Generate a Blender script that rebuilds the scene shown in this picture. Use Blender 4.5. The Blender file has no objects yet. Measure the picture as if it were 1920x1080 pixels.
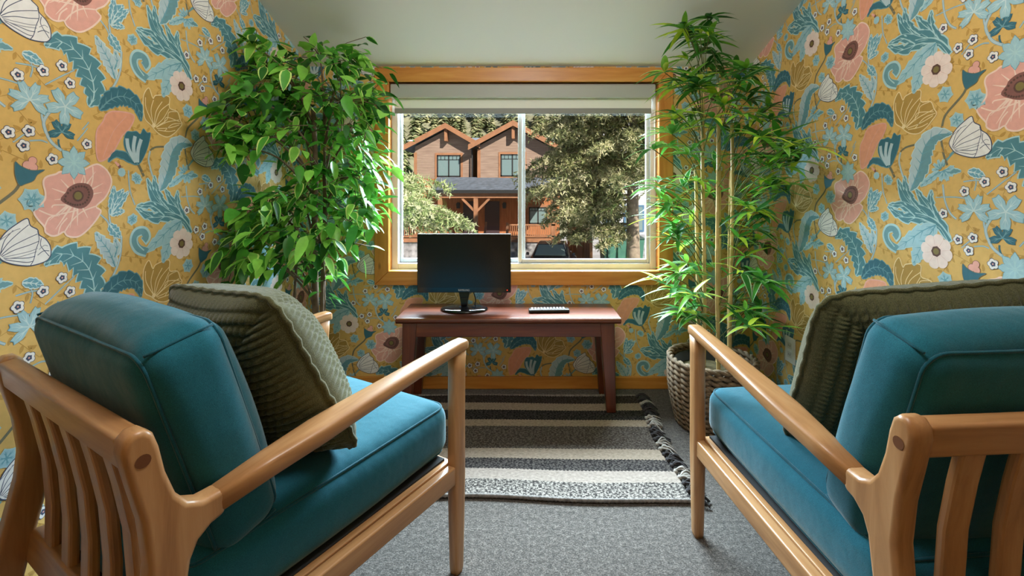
import bpy, bmesh, math, random
from mathutils import Vector, Matrix, Euler
random.seed(7)
PI = math.pi
SC = bpy.context.scene
COL = SC.collection

# ------------------------------------------------------------------ camera, sky, sun, lights, exposure
F_PX, U0, V0, EYE = 853.0, 988.0, 362.0, 1.05      # focal length (px of the 1920 frame), principal point, eye height
cam_d = bpy.data.cameras.new('camera')
cam_d.sensor_fit = 'HORIZONTAL'; cam_d.sensor_width = 36.0
cam_d.lens = 36.0 * F_PX / 1920.0
cam_d.shift_x = (960 - U0) / 1920.0
cam_d.shift_y = (V0 - 540) / 1920.0
cam_d.clip_start = 0.02; cam_d.clip_end = 400
cam = bpy.data.objects.new('camera', cam_d); COL.objects.link(cam)
cam.location = (0, 0, EYE); cam.rotation_euler = (PI / 2, 0, 0)
SC.camera = cam

world = bpy.data.worlds.new('sky'); SC.world = world; world.use_nodes = True
wn = world.node_tree.nodes; wl = world.node_tree.links
bg = wn['Background']
sky = wn.new('ShaderNodeTexSky'); sky.sky_type = 'HOSEK_WILKIE'; sky.turbidity = 2.6; sky.ground_albedo = 0.6
sky.sun_direction = Vector((8, -11, 9)).normalized()
wl.new(sky.outputs[0], bg.inputs['Color']); bg.inputs['Strength'].default_value = 1.25

def add_light(name, kind, loc, target, power, color, size=1.0, size_y=None, angle=None):
    d = bpy.data.lights.new(name, kind); d.energy = power; d.color = color
    if kind == 'AREA':
        d.shape = 'RECTANGLE' if size_y else 'DISK'; d.size = size
        if size_y: d.size_y = size_y
    if angle is not None: d.angle = angle
    o = bpy.data.objects.new(name, d); COL.objects.link(o); o.location = loc
    o.rotation_euler = (Vector(target) - Vector(loc)).to_track_quat('-Z', 'Y').to_euler()
    return o

add_light('sun', 'SUN', (8, -11, 9), (0, 0, 0), 8.0, (1.0, 0.90, 0.76), angle=0.012)
# added area lamp outside, above the window view, boosting sky light into the room
add_light('skylight_boost', 'AREA', (0.0, 4.0, 2.50), (0.0, 1.0, 0.55), 1600, (0.70, 0.88, 1.0), 3.6, 1.4)
# added fill light for the room, no fixture, above the top of the frame
lamp = add_light('fill_lamp', 'POINT', (0.0, 0.80, 2.0), (0, 0.80, 0), 36, (1.0, 0.97, 0.93))
lamp.data.shadow_soft_size = 0.22
SC.view_settings.view_transform = 'Standard'; SC.view_settings.look = 'None'
SC.view_settings.exposure = 0.0; SC.view_settings.gamma = 1.0; SC.view_settings.use_curve_mapping = False
SC.cycles.max_bounces = 8; SC.cycles.transparent_max_bounces = 16
SC.cycles.use_denoising = True

# ------------------------------------------------------------------ helpers
def srgb(r, g, b):
    def f(c):
        c /= 255.0
        return c / 12.92 if c <= 0.04045 else ((c + 0.055) / 1.055) ** 2.4
    return (f(r), f(g), f(b), 1.0)

def X(u, d): return (u - U0) / F_PX * d
def Z(v, d): return EYE + (V0 - v) / F_PX * d

def tag(o, label=None, cat=None, group=None, kind=None):
    if label: o['label'] = label
    if cat: o['category'] = cat
    if group: o['group'] = group
    if kind: o['kind'] = kind
    return o

def thing(name, label, cat, loc=(0, 0, 0), rotz=0.0, group=None):
    o = bpy.data.objects.new(name, None); COL.objects.link(o)
    o.empty_display_size = 0.1
    o.location = loc; o.rotation_euler = (0, 0, rotz)
    return tag(o, label, cat, group)

def copy_tree(o, parent=None):
    c = o.copy(); COL.objects.link(c)
    if parent: c.parent = parent
    for ch in list(o.children): copy_tree(ch, c)
    return c

class MB:
    """collects geometry of ONE mesh object"""
    def __init__(s): s.v = []; s.f = []; s.c = []; s.m = []
    def add(s, vs, fs, col=None, mi=0):
        n = len(s.v); s.v += [tuple(p) for p in vs]
        for f in fs:
            s.f.append(tuple(i + n for i in f)); s.c.append(col); s.m.append(mi)
        return s
    def box(s, x0, x1, y0, y1, z0, z1, mi=0, col=None):
        vs = [(x, y, z) for z in (z0, z1) for y in (y0, y1) for x in (x0, x1)]
        return s.add(vs, [(0, 2, 3, 1), (4, 5, 7, 6), (0, 1, 5, 4), (2, 6, 7, 3), (0, 4, 6, 2), (1, 3, 7, 5)], col, mi)
    def hexa(s, q0, q1, mi=0, col=None):
        """q0, q1: two quads (4 points each), joined"""
        vs = list(q0) + list(q1)
        return s.add(vs, [(3, 2, 1, 0), (4, 5, 6, 7), (0, 1, 5, 4), (1, 2, 6, 5), (2, 3, 7, 6), (3, 0, 4, 7)], col, mi)
    def prism(s, poly, axis, a0, a1, mi=0, col=None):
        """2-D polygon extruded along an axis. axis 'x': poly=(y,z); 'y': (x,z); 'z': (x,y)"""
        def P(p, a):
            return {'x': (a, p[0], p[1]), 'y': (p[0], a, p[1]), 'z': (p[0], p[1], a)}[axis]
        n = len(poly)
        vs = [P(p, a0) for p in poly] + [P(p, a1) for p in poly]
        fs = [tuple(range(n - 1, -1, -1)), tuple(range(n, 2 * n))]
        for i in range(n):
            j = (i + 1) % n; fs.append((i, j, n + j, n + i))
        return s.add(vs, fs, col, mi)
    def tube(s, pts, rad, n=8, mi=0, col=None, closed=False, cap=True):
        pts = [Vector(p) for p in pts]; m = len(pts)
        rs = rad if isinstance(rad, (list, tuple)) else [rad] * m
        vs = []; up = None
        for i, p in enumerate(pts):
            a = pts[(i - 1) % m] if (closed or i > 0) else p
            b = pts[(i + 1) % m] if (closed or i < m - 1) else p
            t = (b - a)
            if t.length < 1e-9: t = Vector((0, 0, 1))
            t.normalize()
            if up is None:
                up = Vector((0, 0, 1)) if abs(t.z) < 0.9 else Vector((1, 0, 0))
            x = t.cross(up)
            if x.length < 1e-6: x = t.cross(Vector((1, 0, 0)))
            x.normalize(); y = x.cross(t).normalized(); up = y
            for k in range(n):
                an = 2 * PI * k / n
                vs.append(p + (x * math.cos(an) + y * math.sin(an)) * rs[i])
        fs = []
        for i in range(m if closed else m - 1):
            for k in range(n):
                i2 = (i + 1) % m; k2 = (k + 1) % n
                fs.append((i * n + k, i * n + k2, i2 * n + k2, i2 * n + k))
        if cap and not closed:
            fs.append(tuple(range(n - 1, -1, -1))); fs.append(tuple((m - 1) * n + k for k in range(n)))
        return s.add(vs, fs, col, mi)
    def lathe(s, prof, n=32, mi=0, col=None, c=(0, 0, 0), sx=1, sy=1):
        vs = []
        for r, z in prof:
            for k in range(n):
                an = 2 * PI * k / n
                vs.append((c[0] + r * sx * math.cos(an), c[1] + r * sy * math.sin(an), c[2] + z))
        fs = []
        for i in range(len(prof) - 1):
            for k in range(n):
                k2 = (k + 1) % n
                fs.append((i * n + k, i * n + k2, (i + 1) * n + k2, (i + 1) * n + k))
        fs.append(tuple(range(n - 1, -1, -1))); fs.append(tuple((len(prof) - 1) * n + k for k in range(n)))
        return s.add(vs, fs, col, mi)
    def build(s, name, mats, parent=None, smooth=False, bevel=0, seg=2, angle=0.6, loc=None, colname=None):
        me = bpy.data.meshes.new(name)
        me.from_pydata(s.v, [], s.f)
        if not isinstance(mats, (list, tuple)): mats = [mats]
        for m in mats: me.materials.append(m)
        if len(mats) > 1: me.polygons.foreach_set('material_index', s.m)
        if smooth: me.polygons.foreach_set('use_smooth', [True] * len(s.f))
        if colname:
            at = me.color_attributes.new(colname, 'FLOAT_COLOR', 'CORNER')
            buf = []
            for f, c in zip(s.f, s.c):
                buf.extend(list(c or (1, 1, 1, 1)) * len(f))
            at.data.foreach_set('color', buf)
        me.update()
        o = bpy.data.objects.new(name, me); COL.objects.link(o)
        if parent: o.parent = parent
        if loc: o.location = loc
        if bevel:
            b = o.modifiers.new('bevel', 'BEVEL'); b.width = bevel; b.segments = seg
            b.limit_method = 'ANGLE'; b.angle_limit = angle; b.harden_normals = False
            if not smooth: me.polygons.foreach_set('use_smooth', [True] * len(s.f))
            w = o.modifiers.new('normals', 'WEIGHTED_NORMAL'); w.keep_sharp = False
        return o

def catmull(pts, n=8, closed=False):
    P = [Vector(p) for p in pts]; m = len(P); out = []
    for i in range(m if closed else m - 1):
        if closed: a, b, c, d = P[i - 1], P[i], P[(i + 1) % m], P[(i + 2) % m]
        else: a, b, c, d = P[max(i - 1, 0)], P[i], P[i + 1], P[min(i + 2, m - 1)]
        for k in range(n):
            t = k / n
            out.append(0.5 * (2 * b + (c - a) * t + (2 * a - 5 * b + 4 * c - d) * t * t + (3 * b - a - 3 * c + d) * t ** 3))
    if not closed: out.append(P[-1].copy())
    return out

# ------------------------------------------------------------------ materials
def new_mat(name):
    m = bpy.data.materials.new(name); m.use_nodes = True
    return m, m.node_tree.nodes, m.node_tree.links, m.node_tree.nodes['Principled BSDF']

def ramp(n, stops):
    r = n.new('ShaderNodeValToRGB')
    e = r.color_ramp.elements
    while len(e) < len(stops): e.new(0.5)
    for i, (p, c) in enumerate(stops): e[i].position = p; e[i].color = c
    return r

def plain(name, col, rough=0.5, metal=0.0, spec=0.5, bump=0.0, bscale=200, var=0.0, vscale=6, emit=None):
    m, n, l, b = new_mat(name)
    b.inputs['Base Color'].default_value = col; b.inputs['Roughness'].default_value = rough
    b.inputs['Metallic'].default_value = metal; b.inputs['Specular IOR Level'].default_value = spec
    tc = n.new('ShaderNodeTexCoord')
    if var:
        t = n.new('ShaderNodeTexNoise'); t.inputs['Scale'].default_value = vscale; t.inputs['Detail'].default_value = 5
        l.new(tc.outputs['Object'], t.inputs['Vector'])
        r = ramp(n, [(0.3, tuple(c * (1 - var) for c in col[:3]) + (1,)), (0.7, tuple(min(1, c * (1 + var)) for c in col[:3]) + (1,))])
        l.new(t.outputs['Fac'], r.inputs['Fac']); l.new(r.outputs[0], b.inputs['Base Color'])
    if bump:
        t = n.new('ShaderNodeTexNoise'); t.inputs['Scale'].default_value = bscale; t.inputs['Detail'].default_value = 3
        l.new(tc.outputs['Object'], t.inputs['Vector'])
        bp = n.new('ShaderNodeBump'); bp.inputs['Strength'].default_value = bump; bp.inputs['Distance'].default_value = 0.002
        l.new(t.outputs['Fac'], bp.inputs['Height']); l.new(bp.outputs[0], b.inputs['Normal'])
    if emit:
        b.inputs['Emission Color'].default_value = emit[0]; b.inputs['Emission Strength'].default_value = emit[1]
    return m

def wood(name, dark, mid, light, rough=0.42, axis='X', scale=1.0, knots=False, coat=0.15):
    m, n, l, b = new_mat(name)
    tc = n.new('ShaderNodeTexCoord'); mp = n.new('ShaderNodeMapping')
    st = {'X': (1.2, 14, 14), 'Y': (14, 1.2, 14), 'Z': (14, 14, 1.2)}[axis]
    mp.inputs['Scale'].default_value = tuple(q * scale for q in st)
    l.new(tc.outputs['Object'], mp.inputs['Vector'])
    t = n.new('ShaderNodeTexNoise'); t.inputs['Scale'].default_value = 2.2; t.inputs['Detail'].default_value = 7
    t.inputs['Roughness'].default_value = 0.62; t.inputs['Distortion'].default_value = 0.5
    l.new(mp.outputs[0], t.inputs['Vector'])
    r = ramp(n, [(0.28, dark), (0.5, mid), (0.74, light)])
    l.new(t.outputs['Fac'], r.inputs['Fac'])
    last = r.outputs[0]
    if knots:
        vo = n.new('ShaderNodeTexVoronoi'); vo.inputs['Scale'].default_value = 4.5
        mk = n.new('ShaderNodeMapping'); mk.inputs['Scale'].default_value = {'X': (0.6, 1.5, 1.5), 'Y': (1.5, .6, 1.5), 'Z': (1.5, 1.5, .6)}[axis]
        l.new(tc.outputs['Object'], mk.inputs['Vector']); l.new(mk.outputs[0], vo.inputs['Vector'])
        kr = ramp(n, [(0.0, (1, 1, 1, 1)), (0.07, (0, 0, 0, 1))]); l.new(vo.outputs['Distance'], kr.inputs['Fac'])
        mx = n.new('ShaderNodeMix'); mx.data_type = 'RGBA'
        l.new(kr.outputs[0], mx.inputs['Factor']); l.new(last, mx.inputs['A'])
        mx.inputs['B'].default_value = tuple(c * 0.35 for c in dark[:3]) + (1,)
        last = mx.outputs['Result']
    l.new(last, b.inputs['Base Color'])
    b.inputs['Roughness'].default_value = rough; b.inputs['Coat Weight'].default_value = coat; b.inputs['Coat Roughness'].default_value = 0.25
    bp = n.new('ShaderNodeBump'); bp.inputs['Strength'].default_value = 0.12; bp.inputs['Distance'].default_value = 0.002
    l.new(t.outputs['Fac'], bp.inputs['Height']); l.new(bp.outputs[0], b.inputs['Normal'])
    return m

def attr_mat(name, attr, rough=0.6, spec=0.3, noise=0.08, nscale=30, transl=0.0, bump=0.0, bscale=300, sheen=0.0):
    m, n, l, b = new_mat(name)
    a = n.new('ShaderNodeVertexColor'); a.layer_name = attr
    tc = n.new('ShaderNodeTexCoord')
    t = n.new('ShaderNodeTexNoise'); t.inputs['Scale'].default_value = nscale; t.inputs['Detail'].default_value = 4
    l.new(tc.outputs['Object'], t.inputs['Vector'])
    mr = n.new('ShaderNodeMapRange'); mr.inputs['From Min'].default_value = 0.3; mr.inputs['From Max'].default_value = 0.7
    mr.inputs['To Min'].default_value = 1 - noise; mr.inputs['To Max'].default_value = 1 + noise
    l.new(t.outputs['Fac'], mr.inputs['Value'])
    vm = n.new('ShaderNodeVectorMath'); vm.operation = 'SCALE'
    l.new(a.outputs['Color'], vm.inputs[0]); l.new(mr.outputs[0], vm.inputs['Scale'])
    l.new(vm.outputs[0], b.inputs['Base Color'])
    b.inputs['Roughness'].default_value = rough; b.inputs['Specular IOR Level'].default_value = spec
    if sheen: b.inputs['Sheen Weight'].default_value = sheen
    if bump:
        t2 = n.new('ShaderNodeTexNoise'); t2.inputs['Scale'].default_value = bscale
        l.new(tc.outputs['Object'], t2.inputs['Vector'])
        bp = n.new('ShaderNodeBump'); bp.inputs['Strength'].default_value = bump; bp.inputs['Distance'].default_value = 0.002
        l.new(t2.outputs['Fac'], bp.inputs['Height']); l.new(bp.outputs[0], b.inputs['Normal'])
    if transl:
        tr = n.new('ShaderNodeBsdfTranslucent'); l.new(vm.outputs[0], tr.inputs['Color'])
        mx = n.new('ShaderNodeMixShader'); mx.inputs[0].default_value = transl
        out = n['Material Output']
        l.new(b.outputs[0], mx.inputs[1]); l.new(tr.outputs[0], mx.inputs[2]); l.new(mx.outputs[0], out.inputs['Surface'])
    return m

def fabric(name, c0, c1, scale=900, rough=0.9, sheen=0.3, wrinkle=0.42, bump=0.35):
    m, n, l, b = new_mat(name)
    tc = n.new('ShaderNodeTexCoord')
    w1 = n.new('ShaderNodeTexNoise'); w1.inputs['Scale'].default_value = scale; w1.inputs['Detail'].default_value = 2
    l.new(tc.outputs['Object'], w1.inputs['Vector'])
    w2 = n.new('ShaderNodeTexNoise'); w2.inputs['Scale'].default_value = 5; w2.inputs['Detail'].default_value = 4
    l.new(tc.outputs['Object'], w2.inputs['Vector'])
    r = ramp(n, [(0.3, c0), (0.7, c1)]); l.new(w1.outputs['Fac'], r.inputs['Fac'])
    l.new(r.outputs[0], b.inputs['Base Color'])
    b.inputs['Roughness'].default_value = rough; b.inputs['Sheen Weight'].default_value = sheen
    b.inputs['Sheen Roughness'].default_value = 0.4; b.inputs['Specular IOR Level'].default_value = 0.2
    bp1 = n.new('ShaderNodeBump'); bp1.inputs['Strength'].default_value = wrinkle; bp1.inputs['Distance'].default_value = 0.03
    l.new(w2.outputs['Fac'], bp1.inputs['Height'])
    bp = n.new('ShaderNodeBump'); bp.inputs['Strength'].default_value = bump; bp.inputs['Distance'].default_value = 0.001
    l.new(w1.outputs['Fac'], bp.inputs['Height']); l.new(bp1.outputs[0], bp.inputs['Normal']); l.new(bp.outputs[0], b.inputs['Normal'])
    return m

M_OAK = wood('honey_oak', srgb(150, 103, 62), srgb(180, 132, 86), srgb(200, 156, 110), 0.38, 'Y', 1.0)
M_OAKZ = wood('honey_oak_upright', srgb(150, 103, 62), srgb(180, 132, 86), srgb(200, 156, 110), 0.38, 'Z', 1.0)
M_OAKX = wood('honey_oak_cross', srgb(150, 103, 62), srgb(180, 132, 86), srgb(200, 156, 110), 0.38, 'X', 1.0)
M_PLUG = plain('oak_plug', srgb(110, 66, 36), 0.5)
M_PINE_X = wood('pine_trim_x', srgb(186, 112, 40), srgb(206, 136, 58), srgb(222, 158, 80), 0.4, 'X', 0.8, True)
M_PINE_Z = wood('pine_trim_z', srgb(186, 112, 40), srgb(206, 136, 58), srgb(222, 158, 80), 0.4, 'Z', 0.8, True)
M_BENCH_X = wood('cherry_x', srgb(70, 28, 13), srgb(98, 44, 22), srgb(128, 68, 38), 0.28, 'X', 0.7, False, 0.35)
M_BENCH_Z = wood('cherry_z', srgb(66, 27, 13), srgb(90, 40, 21), srgb(112, 56, 31), 0.32, 'Z', 0.7, False, 0.3)
M_TEAL = fabric('teal_linen', srgb(22, 82, 98), srgb(36, 112, 132))
M_TEALP = fabric('teal_piping', srgb(18, 72, 86), srgb(30, 96, 114))
M_OLIVE = fabric('olive_knit', srgb(66, 68, 44), srgb(104, 104, 72), 500, 0.95, 0.35, 0.1, 0.6)
M_VINYL = plain('white_vinyl', srgb(206, 208, 208), 0.35)
M_BLACK = plain('black_plastic', srgb(20, 20, 22), 0.3)
M_SCREEN = plain('dark_screen', srgb(16, 17, 20), 0.22, spec=0.4)
M_WHITE = plain('white_plastic', srgb(232, 232, 228), 0.35)
# ------------------------------------------------------------------ wallpaper: one printed repeat drawn as flat shapes
XL, XR, YB = -1.17, 1.20, 2.45           # side walls, window wall
YR = -1.6                                # wall behind the photographer
def ceil_z(y): return 1.731 + 0.34 * (2.45 - y)
REP_W, REP_H = 0.582, 0.533              # half-drop repeat
TILE = []                                # (layer, colour, points)
C_GROUND = srgb(222, 182, 108); C_SPRIG = srgb(196, 154, 82)
C_TEAL = srgb(86, 138, 150); C_TEAL_L = srgb(176, 212, 216); C_TEAL_M = srgb(112, 162, 172)
C_DEEP = srgb(62, 112, 128); C_DEEP_L = srgb(112, 158, 168)
C_BLUE = srgb(164, 202, 212); C_BLUE_L = srgb(202, 224, 226); C_BLUE_V = srgb(112, 166, 184)
C_GREYB = srgb(182, 204, 212)
C_PINK = srgb(232, 172, 158); C_PINK_L = srgb(246, 214, 198); C_SALMON = srgb(232, 162, 132)
C_PALE = srgb(242, 222, 214); C_PALE_L = srgb(230, 196, 188)
C_BROWN = srgb(136, 92, 86); C_BROWN_D = srgb(98, 70, 64); C_OLIVE = srgb(132, 118, 72)
C_WHITE = srgb(238, 236, 234); C_NAVY = srgb(72, 82, 108); C_GREY = srgb(150, 150, 160)
C_GOLD = srgb(182, 146, 78); C_CREAM = srgb(244, 220, 170); C_STEM = srgb(120, 118, 98)

def vA(x, y): return lview(x / 4.154, y / 4.154)
def vB(x, y): return lview(x / 4.154, 240 + y / 4.154)
def vC(x, y): return lview(200 + x / 3.375, y / 3.375)
def vR(x, y): return rview(1620 + x / 4.154, y / 4.154)
def vS(x, y): return rview(1620 + x / 4.154, 240 + y / 4.154)
def lview(u, v):
    s = (U0 - u) / -XL
    return Vector((F_PX / s - 1.540, EYE - (v - V0) / s - 1.412))
def rview(u, v):
    s = (u - U0) / XR
    return Vector((1.333 - F_PX / s, EYE - (v - V0) / s - 1.412))

def emit(lay, col, pts): TILE.append((lay, col, [Vector(p) for p in pts]))
def strip(lay, col, L, R):
    for i in range(len(L) - 1): emit(lay, col, (L[i], R[i], R[i + 1], L[i + 1]))
def perp(d): return Vector((-d.y, d.x))
def frame2(pts):
    out = []
    for i in range(len(pts)):
        d = pts[min(i + 1, len(pts) - 1)] - pts[max(i - 1, 0)]
        if d.length < 1e-9: d = Vector((1, 0))
        out.append(perp(d.normalized()))
    return out
def stroke(lay, col, pts, w, n=5, taper=False):
    P = catmull(pts, n) if len(pts) > 2 else [Vector(p) for p in pts]
    N = frame2(P); m = len(P) - 1
    ws = [w * (1 - 0.85 * i / m if taper else 1) * 0.5 for i in range(m + 1)]
    strip(lay, col, [p + q * k for p, q, k in zip(P, N, ws)], [p - q * k for p, q, k in zip(P, N, ws)])
def fan(lay, col, c, ring):
    for i in range(len(ring)): emit(lay, col, (c, ring[i], ring[(i + 1) % len(ring)]))
def leaf(lay, sp, W, col, out=None, vein=None, lobes=0, depth=0.4, col2=None, ow=0.0030, blunt=0.8, base=0.0, n=None):
    P = catmull(sp, 10)
    L0 = sum((P[i + 1] - P[i]).length for i in range(len(P) - 1))
    m = n or max(18, lobes * 5)
    # resample
    acc = [0.0]
    for i in range(len(P) - 1): acc.append(acc[-1] + (P[i + 1] - P[i]).length)
    Q = []; j = 0
    for k in range(m + 1):
        t = L0 * k / m
        while j < len(P) - 2 and acc[j + 1] < t: j += 1
        Q.append(P[j].lerp(P[j + 1], (t - acc[j]) / max(1e-9, acc[j + 1] - acc[j])))
    N = frame2(Q)
    def wid(k, ph=0.0):
        t = k / m
        w = max(base * (1 - t), math.sin(PI * t ** 0.85) ** blunt if 0 < t < 1 else 0)
        if lobes:
            s = (t * lobes + ph) % 1.0
            w *= 1 - depth * s ** 1.3
        return w * W
    for lay_, extra, ca, cb in (((lay, ow, out, out),) if out else ()) + ((lay + 1, 0.0, col, col2 or col),):
        A = [q + nn * (wid(k) + extra) for k, (q, nn) in enumerate(zip(Q, N))]
        B = [q - nn * (wid(k, 0.5) + extra) for k, (q, nn) in enumerate(zip(Q, N))]
        strip(lay_, ca, A, Q); strip(lay_, cb, Q, B)
    if vein:
        stroke(lay + 2, vein, Q[::3], 0.0042, 2, True)
        if lobes:
            for k in range(2, m - 2, max(2, m // lobes)):
                for sg, ph in ((1, 0), (-1, .5)):
                    e = Q[min(m, k + 3)] + N[k] * sg * wid(k, ph) * 0.75
                    stroke(lay + 2, vein, (Q[k], e), 0.0030, 1, True)
def palm(lay, c, r, n, rot, col, out=None, vein=None, spread=2 * PI, teeth=3, deep=0.5, squash=1.0):
    ring = []; K = n * 12
    for i in range(K + (0 if spread > 6.2 else 1)):
        th = rot + spread * (i / K - 0.5)
        ph = (i / K * n) % 1.0
        rr = (1 - deep) + deep * (math.sin(PI * ph)) ** 0.7
        rr *= 1 - 0.14 * abs(math.sin(PI * ph * teeth))
        ring.append((th, rr))
    def pt(th, rr): return c + Vector((math.cos(th) * rr, math.sin(th) * rr * squash))
    full = spread > 6.2
    def go(l, cc, ex):
        rg = [pt(th, r * rr + ex) for th, rr in ring]
        for i in range(len(rg) if full else len(rg) - 1): emit(l, cc, (c, rg[i], rg[(i + 1) % len(rg)]))
    if out: go(lay, out, 0.002)
    go(lay + 1, col, 0)
    if vein:
        for k in range(n):
            th = rot + spread * ((k + .5) / n - .5)
            stroke(lay + 2, vein, (c, pt(th, r * 0.8)), 0.0034, 1, True)
            for sg in (-.22, .22):
                stroke(lay + 2, vein, (pt(th, r * .3), pt(th + sg, r * .7)), 0.0022, 1, True)
def shape(lay, col, pts, n=4, out=None, ow=0.0025, smooth=True):
    P = catmull(pts, n, True) if smooth else [Vector(p) for p in pts]
    emit(lay, col, P)
    if out: stroke(lay + 1, out, P + [P[0]], ow, 1)
def disc(lay, col, c, r, n=14, wob=0.0):
    fan(lay, col, c, [c + Vector((math.cos(2 * PI * k / n), math.sin(2 * PI * k / n))) * r * (1 + wob * (k % 2)) for k in range(n)])
def petals(lay, c, r, n, col, line, rot=0.0, core=None):
    ring = [c + Vector((math.cos(rot + 2 * PI * k / (n * 8)), math.sin(rot + 2 * PI * k / (n * 8)))) * r * (0.84 + 0.16 * abs(math.sin(PI * k / 8)) ** .6) for k in range(n * 8)]
    fan(lay, col, c, ring)
    for k in range(n):
        a = rot + 2 * PI * k / n
        d = Vector((math.cos(a), math.sin(a)))
        stroke(lay + 1, line, (c + d * r * .25, c + d * r * .86), 0.0022, 1, True)
        for q in (.3, .5, .7):
            a2 = rot + 2 * PI * (k + q) / n; d2 = Vector((math.cos(a2), math.sin(a2)))
            stroke(lay + 1, line, (c + d2 * r * .22, c + d2 * r * .55), 0.0013, 1, True)

def draw_tile():
    rnd = random.Random(3)
    # tone-on-tone sprigs under everything
    for i in range(7):
        for j in range(7):
            c = Vector(((i + rnd.random() * .8) * REP_W / 7, (j + rnd.random() * .8) * REP_H / 7))
            a = rnd.random() * 6.28; ln = .045
            d = Vector((math.cos(a), math.sin(a)))
            stroke(0, C_SPRIG, (c - d * ln, c + d * ln), 0.0016, 1)
            for k in range(6):
                b = c + d * ln * (k / 2.5 - 1); sg = 1 if k % 2 else -1
                e = b + (d * .6 + perp(d) * sg) .normalized() * .02
                leaf(0, (b, (b + e) / 2 + d * .001, e), 0.0042, C_SPRIG, n=5)
    # stems
    st = lambda pts, w=.0042, c=C_GREYB: (stroke(1, C_BLUE_V, pts, w + .002), stroke(2, c, pts, w))
    st([vA(945, 400), vA(935, 550), vA(880, 680), vA(780, 780), vA(690, 830)], .005)
    st([vA(420, 830), vA(345, 930), vA(350, 1010), vB(400, 110), vB(480, 175)], .006)
    st([vA(330, 770), vA(325, 900), vA(340, 960)], .004)
    st([vS(615, 440), vS(630, 560), vS(670, 660), vS(720, 710)], .004)
    st([vB(1000, 330), vB(1010, 480), vB(1050, 600)], .003)
    st([vB(770, 665), vB(830, 720), vB(850, 760)], .003)
    st([vA(860, 60), vA(850, 200), vA(880, 320), vA(945, 400)], .004)
    for a, b in ((vA(350, 660), vA(580, 545)), (vA(235, 600), vA(240, 490)), (vB(230, 100), vB(370, 115)), (vA(640, 1010), vA(690, 950)), (vB(100, 110), vB(220, 30)), (vA(120, 490), vA(340, 550)), (vB(600, 100), vB(680, 0)), (vS(560, 540), vS(860, 560))):
        st([a, (a + b) / 2 + Vector((.004, .004)), b], .0018)
    bs = [vR(795, 690), vR(760, 750), vR(640, 890), vR(610, 980), vS(600, 60), vS(620, 200), vS(650, 290)]
    stroke(1, C_STEM, bs, .007)
    stroke(1, C_STEM, [vS(200, 300), vS(220, 340), vS(240, 385)], .009)
    stroke(1, C_STEM, [vS(285, 185), vS(330, 150), vS(420, 125)], .006)
    st([vS(285, 190), vS(275, 270), vS(305, 380)], .005)
    stroke(1, C_TEAL_M, [vS(705, 180), vS(650, 240), vS(615, 300)], .008)
    stroke(1, C_DEEP, [vA(455, 1085), vB(455, 120), vB(470, 165)], .005)
    # big acanthus, teal with pale outline
    for sp, W, lb in (([vS(678, 890), vS(600, 765), vS(500, 690), vS(400, 620), vS(310, 520), vS(262, 395)], .024, 4),
                      ([vS(540, 745), vS(420, 700), vS(300, 690), vS(185, 610)], .018, 4),
                      ([vS(610, 780), vS(540, 660), vS(470, 575), vS(400, 470)], .016, 3),
                      ([vS(560, 700), vS(525, 600), vS(520, 545), vS(525, 480)], .012, 3),
                      ([vS(440, 640), vS(370, 560), vS(330, 470), vS(315, 370)], .015, 4),
                      ([vS(400, 690), vS(350, 640), vS(290, 600), vS(190, 600)], .012, 3)):
        leaf(3, sp, W, C_TEAL, C_TEAL_L, C_TEAL_L, lb, .55, blunt=.7, ow=.0042)
    stroke(5, C_TEAL_L, [vS(678, 890), vS(600, 765), vS(520, 700), vS(400, 660)], .016, 5, True)
    stroke(6, C_TEAL, [vS(672, 880), vS(600, 772), vS(520, 705), vS(420, 668)], .009, 5, True)
    # pale blue feather and curl
    leaf(7, [vS(565, 755), vS(460, 800), vS(360, 870), vS(240, 945)], .024, C_BLUE, C_TEAL_L, C_BLUE_V, 5, .3)
    leaf(7, [vS(560, 760), vS(500, 850), vS(430, 960), vS(385, 1070)], .034, C_BLUE, C_TEAL_L, C_BLUE_V, 6, .32)
    stroke(8, C_TEAL_L, [vS(260, 945), vS(200, 905), vS(172, 840), vS(190, 785), vS(240, 785), vS(262, 830), vS(235, 860)], .030)
    stroke(9, C_DEEP_L, [vS(262, 940), vS(205, 900), vS(178, 840), vS(194, 792), vS(236, 792), vS(254, 828), vS(237, 852)], .022)
    stroke(10, C_TEAL_L, [vS(240, 925), vS(200, 870), vS(195, 820), vS(225, 808)], .004)
    # long two-tone leaf
    leaf(6, [vS(365, 490), vS(430, 320), vS(470, 160), vS(550, 60), vS(690, 42)], .036, C_GREYB, C_BLUE_L, C_BLUE_V, 9, .22, col2=C_DEEP_L, blunt=.75)
    # dark acanthus feather
    leaf(5, [vA(345, 358), vA(470, 325), vA(580, 390), vA(670, 500), vA(722, 640), vA(728, 760), vA(690, 830)][::-1], .042, C_TEAL, C_TEAL_L, C_TEAL_L, 8, .5, ow=.0042)
    # dark serrated leaf
    leaf(8, [vA(772, 858), vA(860, 775), vA(960, 752), vA(1060, 815), vA(1098, 945)], .028, C_DEEP, C_DEEP_L, C_DEEP_L, 9, .25)
    # salmon leaf shape
    shape(7, C_SALMON, [vB(830, -110), vB(900, -130), vB(1040, -100), vB(1010, 0), vB(950, 60), vB(870, 200), vB(780, 260), vB(750, 200), vB(750, 30), vB(800, -50)], out=C_PINK, ow=.0042)
    stroke(9, C_PINK, [vB(980, -90), vB(880, 30), vB(800, 230)], .0016)
    # vine maple leaves, pale blue and one deep
    palm(9, vA(230, 780), .048, 6, 1.6, C_BLUE, C_BLUE_V, C_BLUE_L, 5.2, 3, .55)
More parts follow.
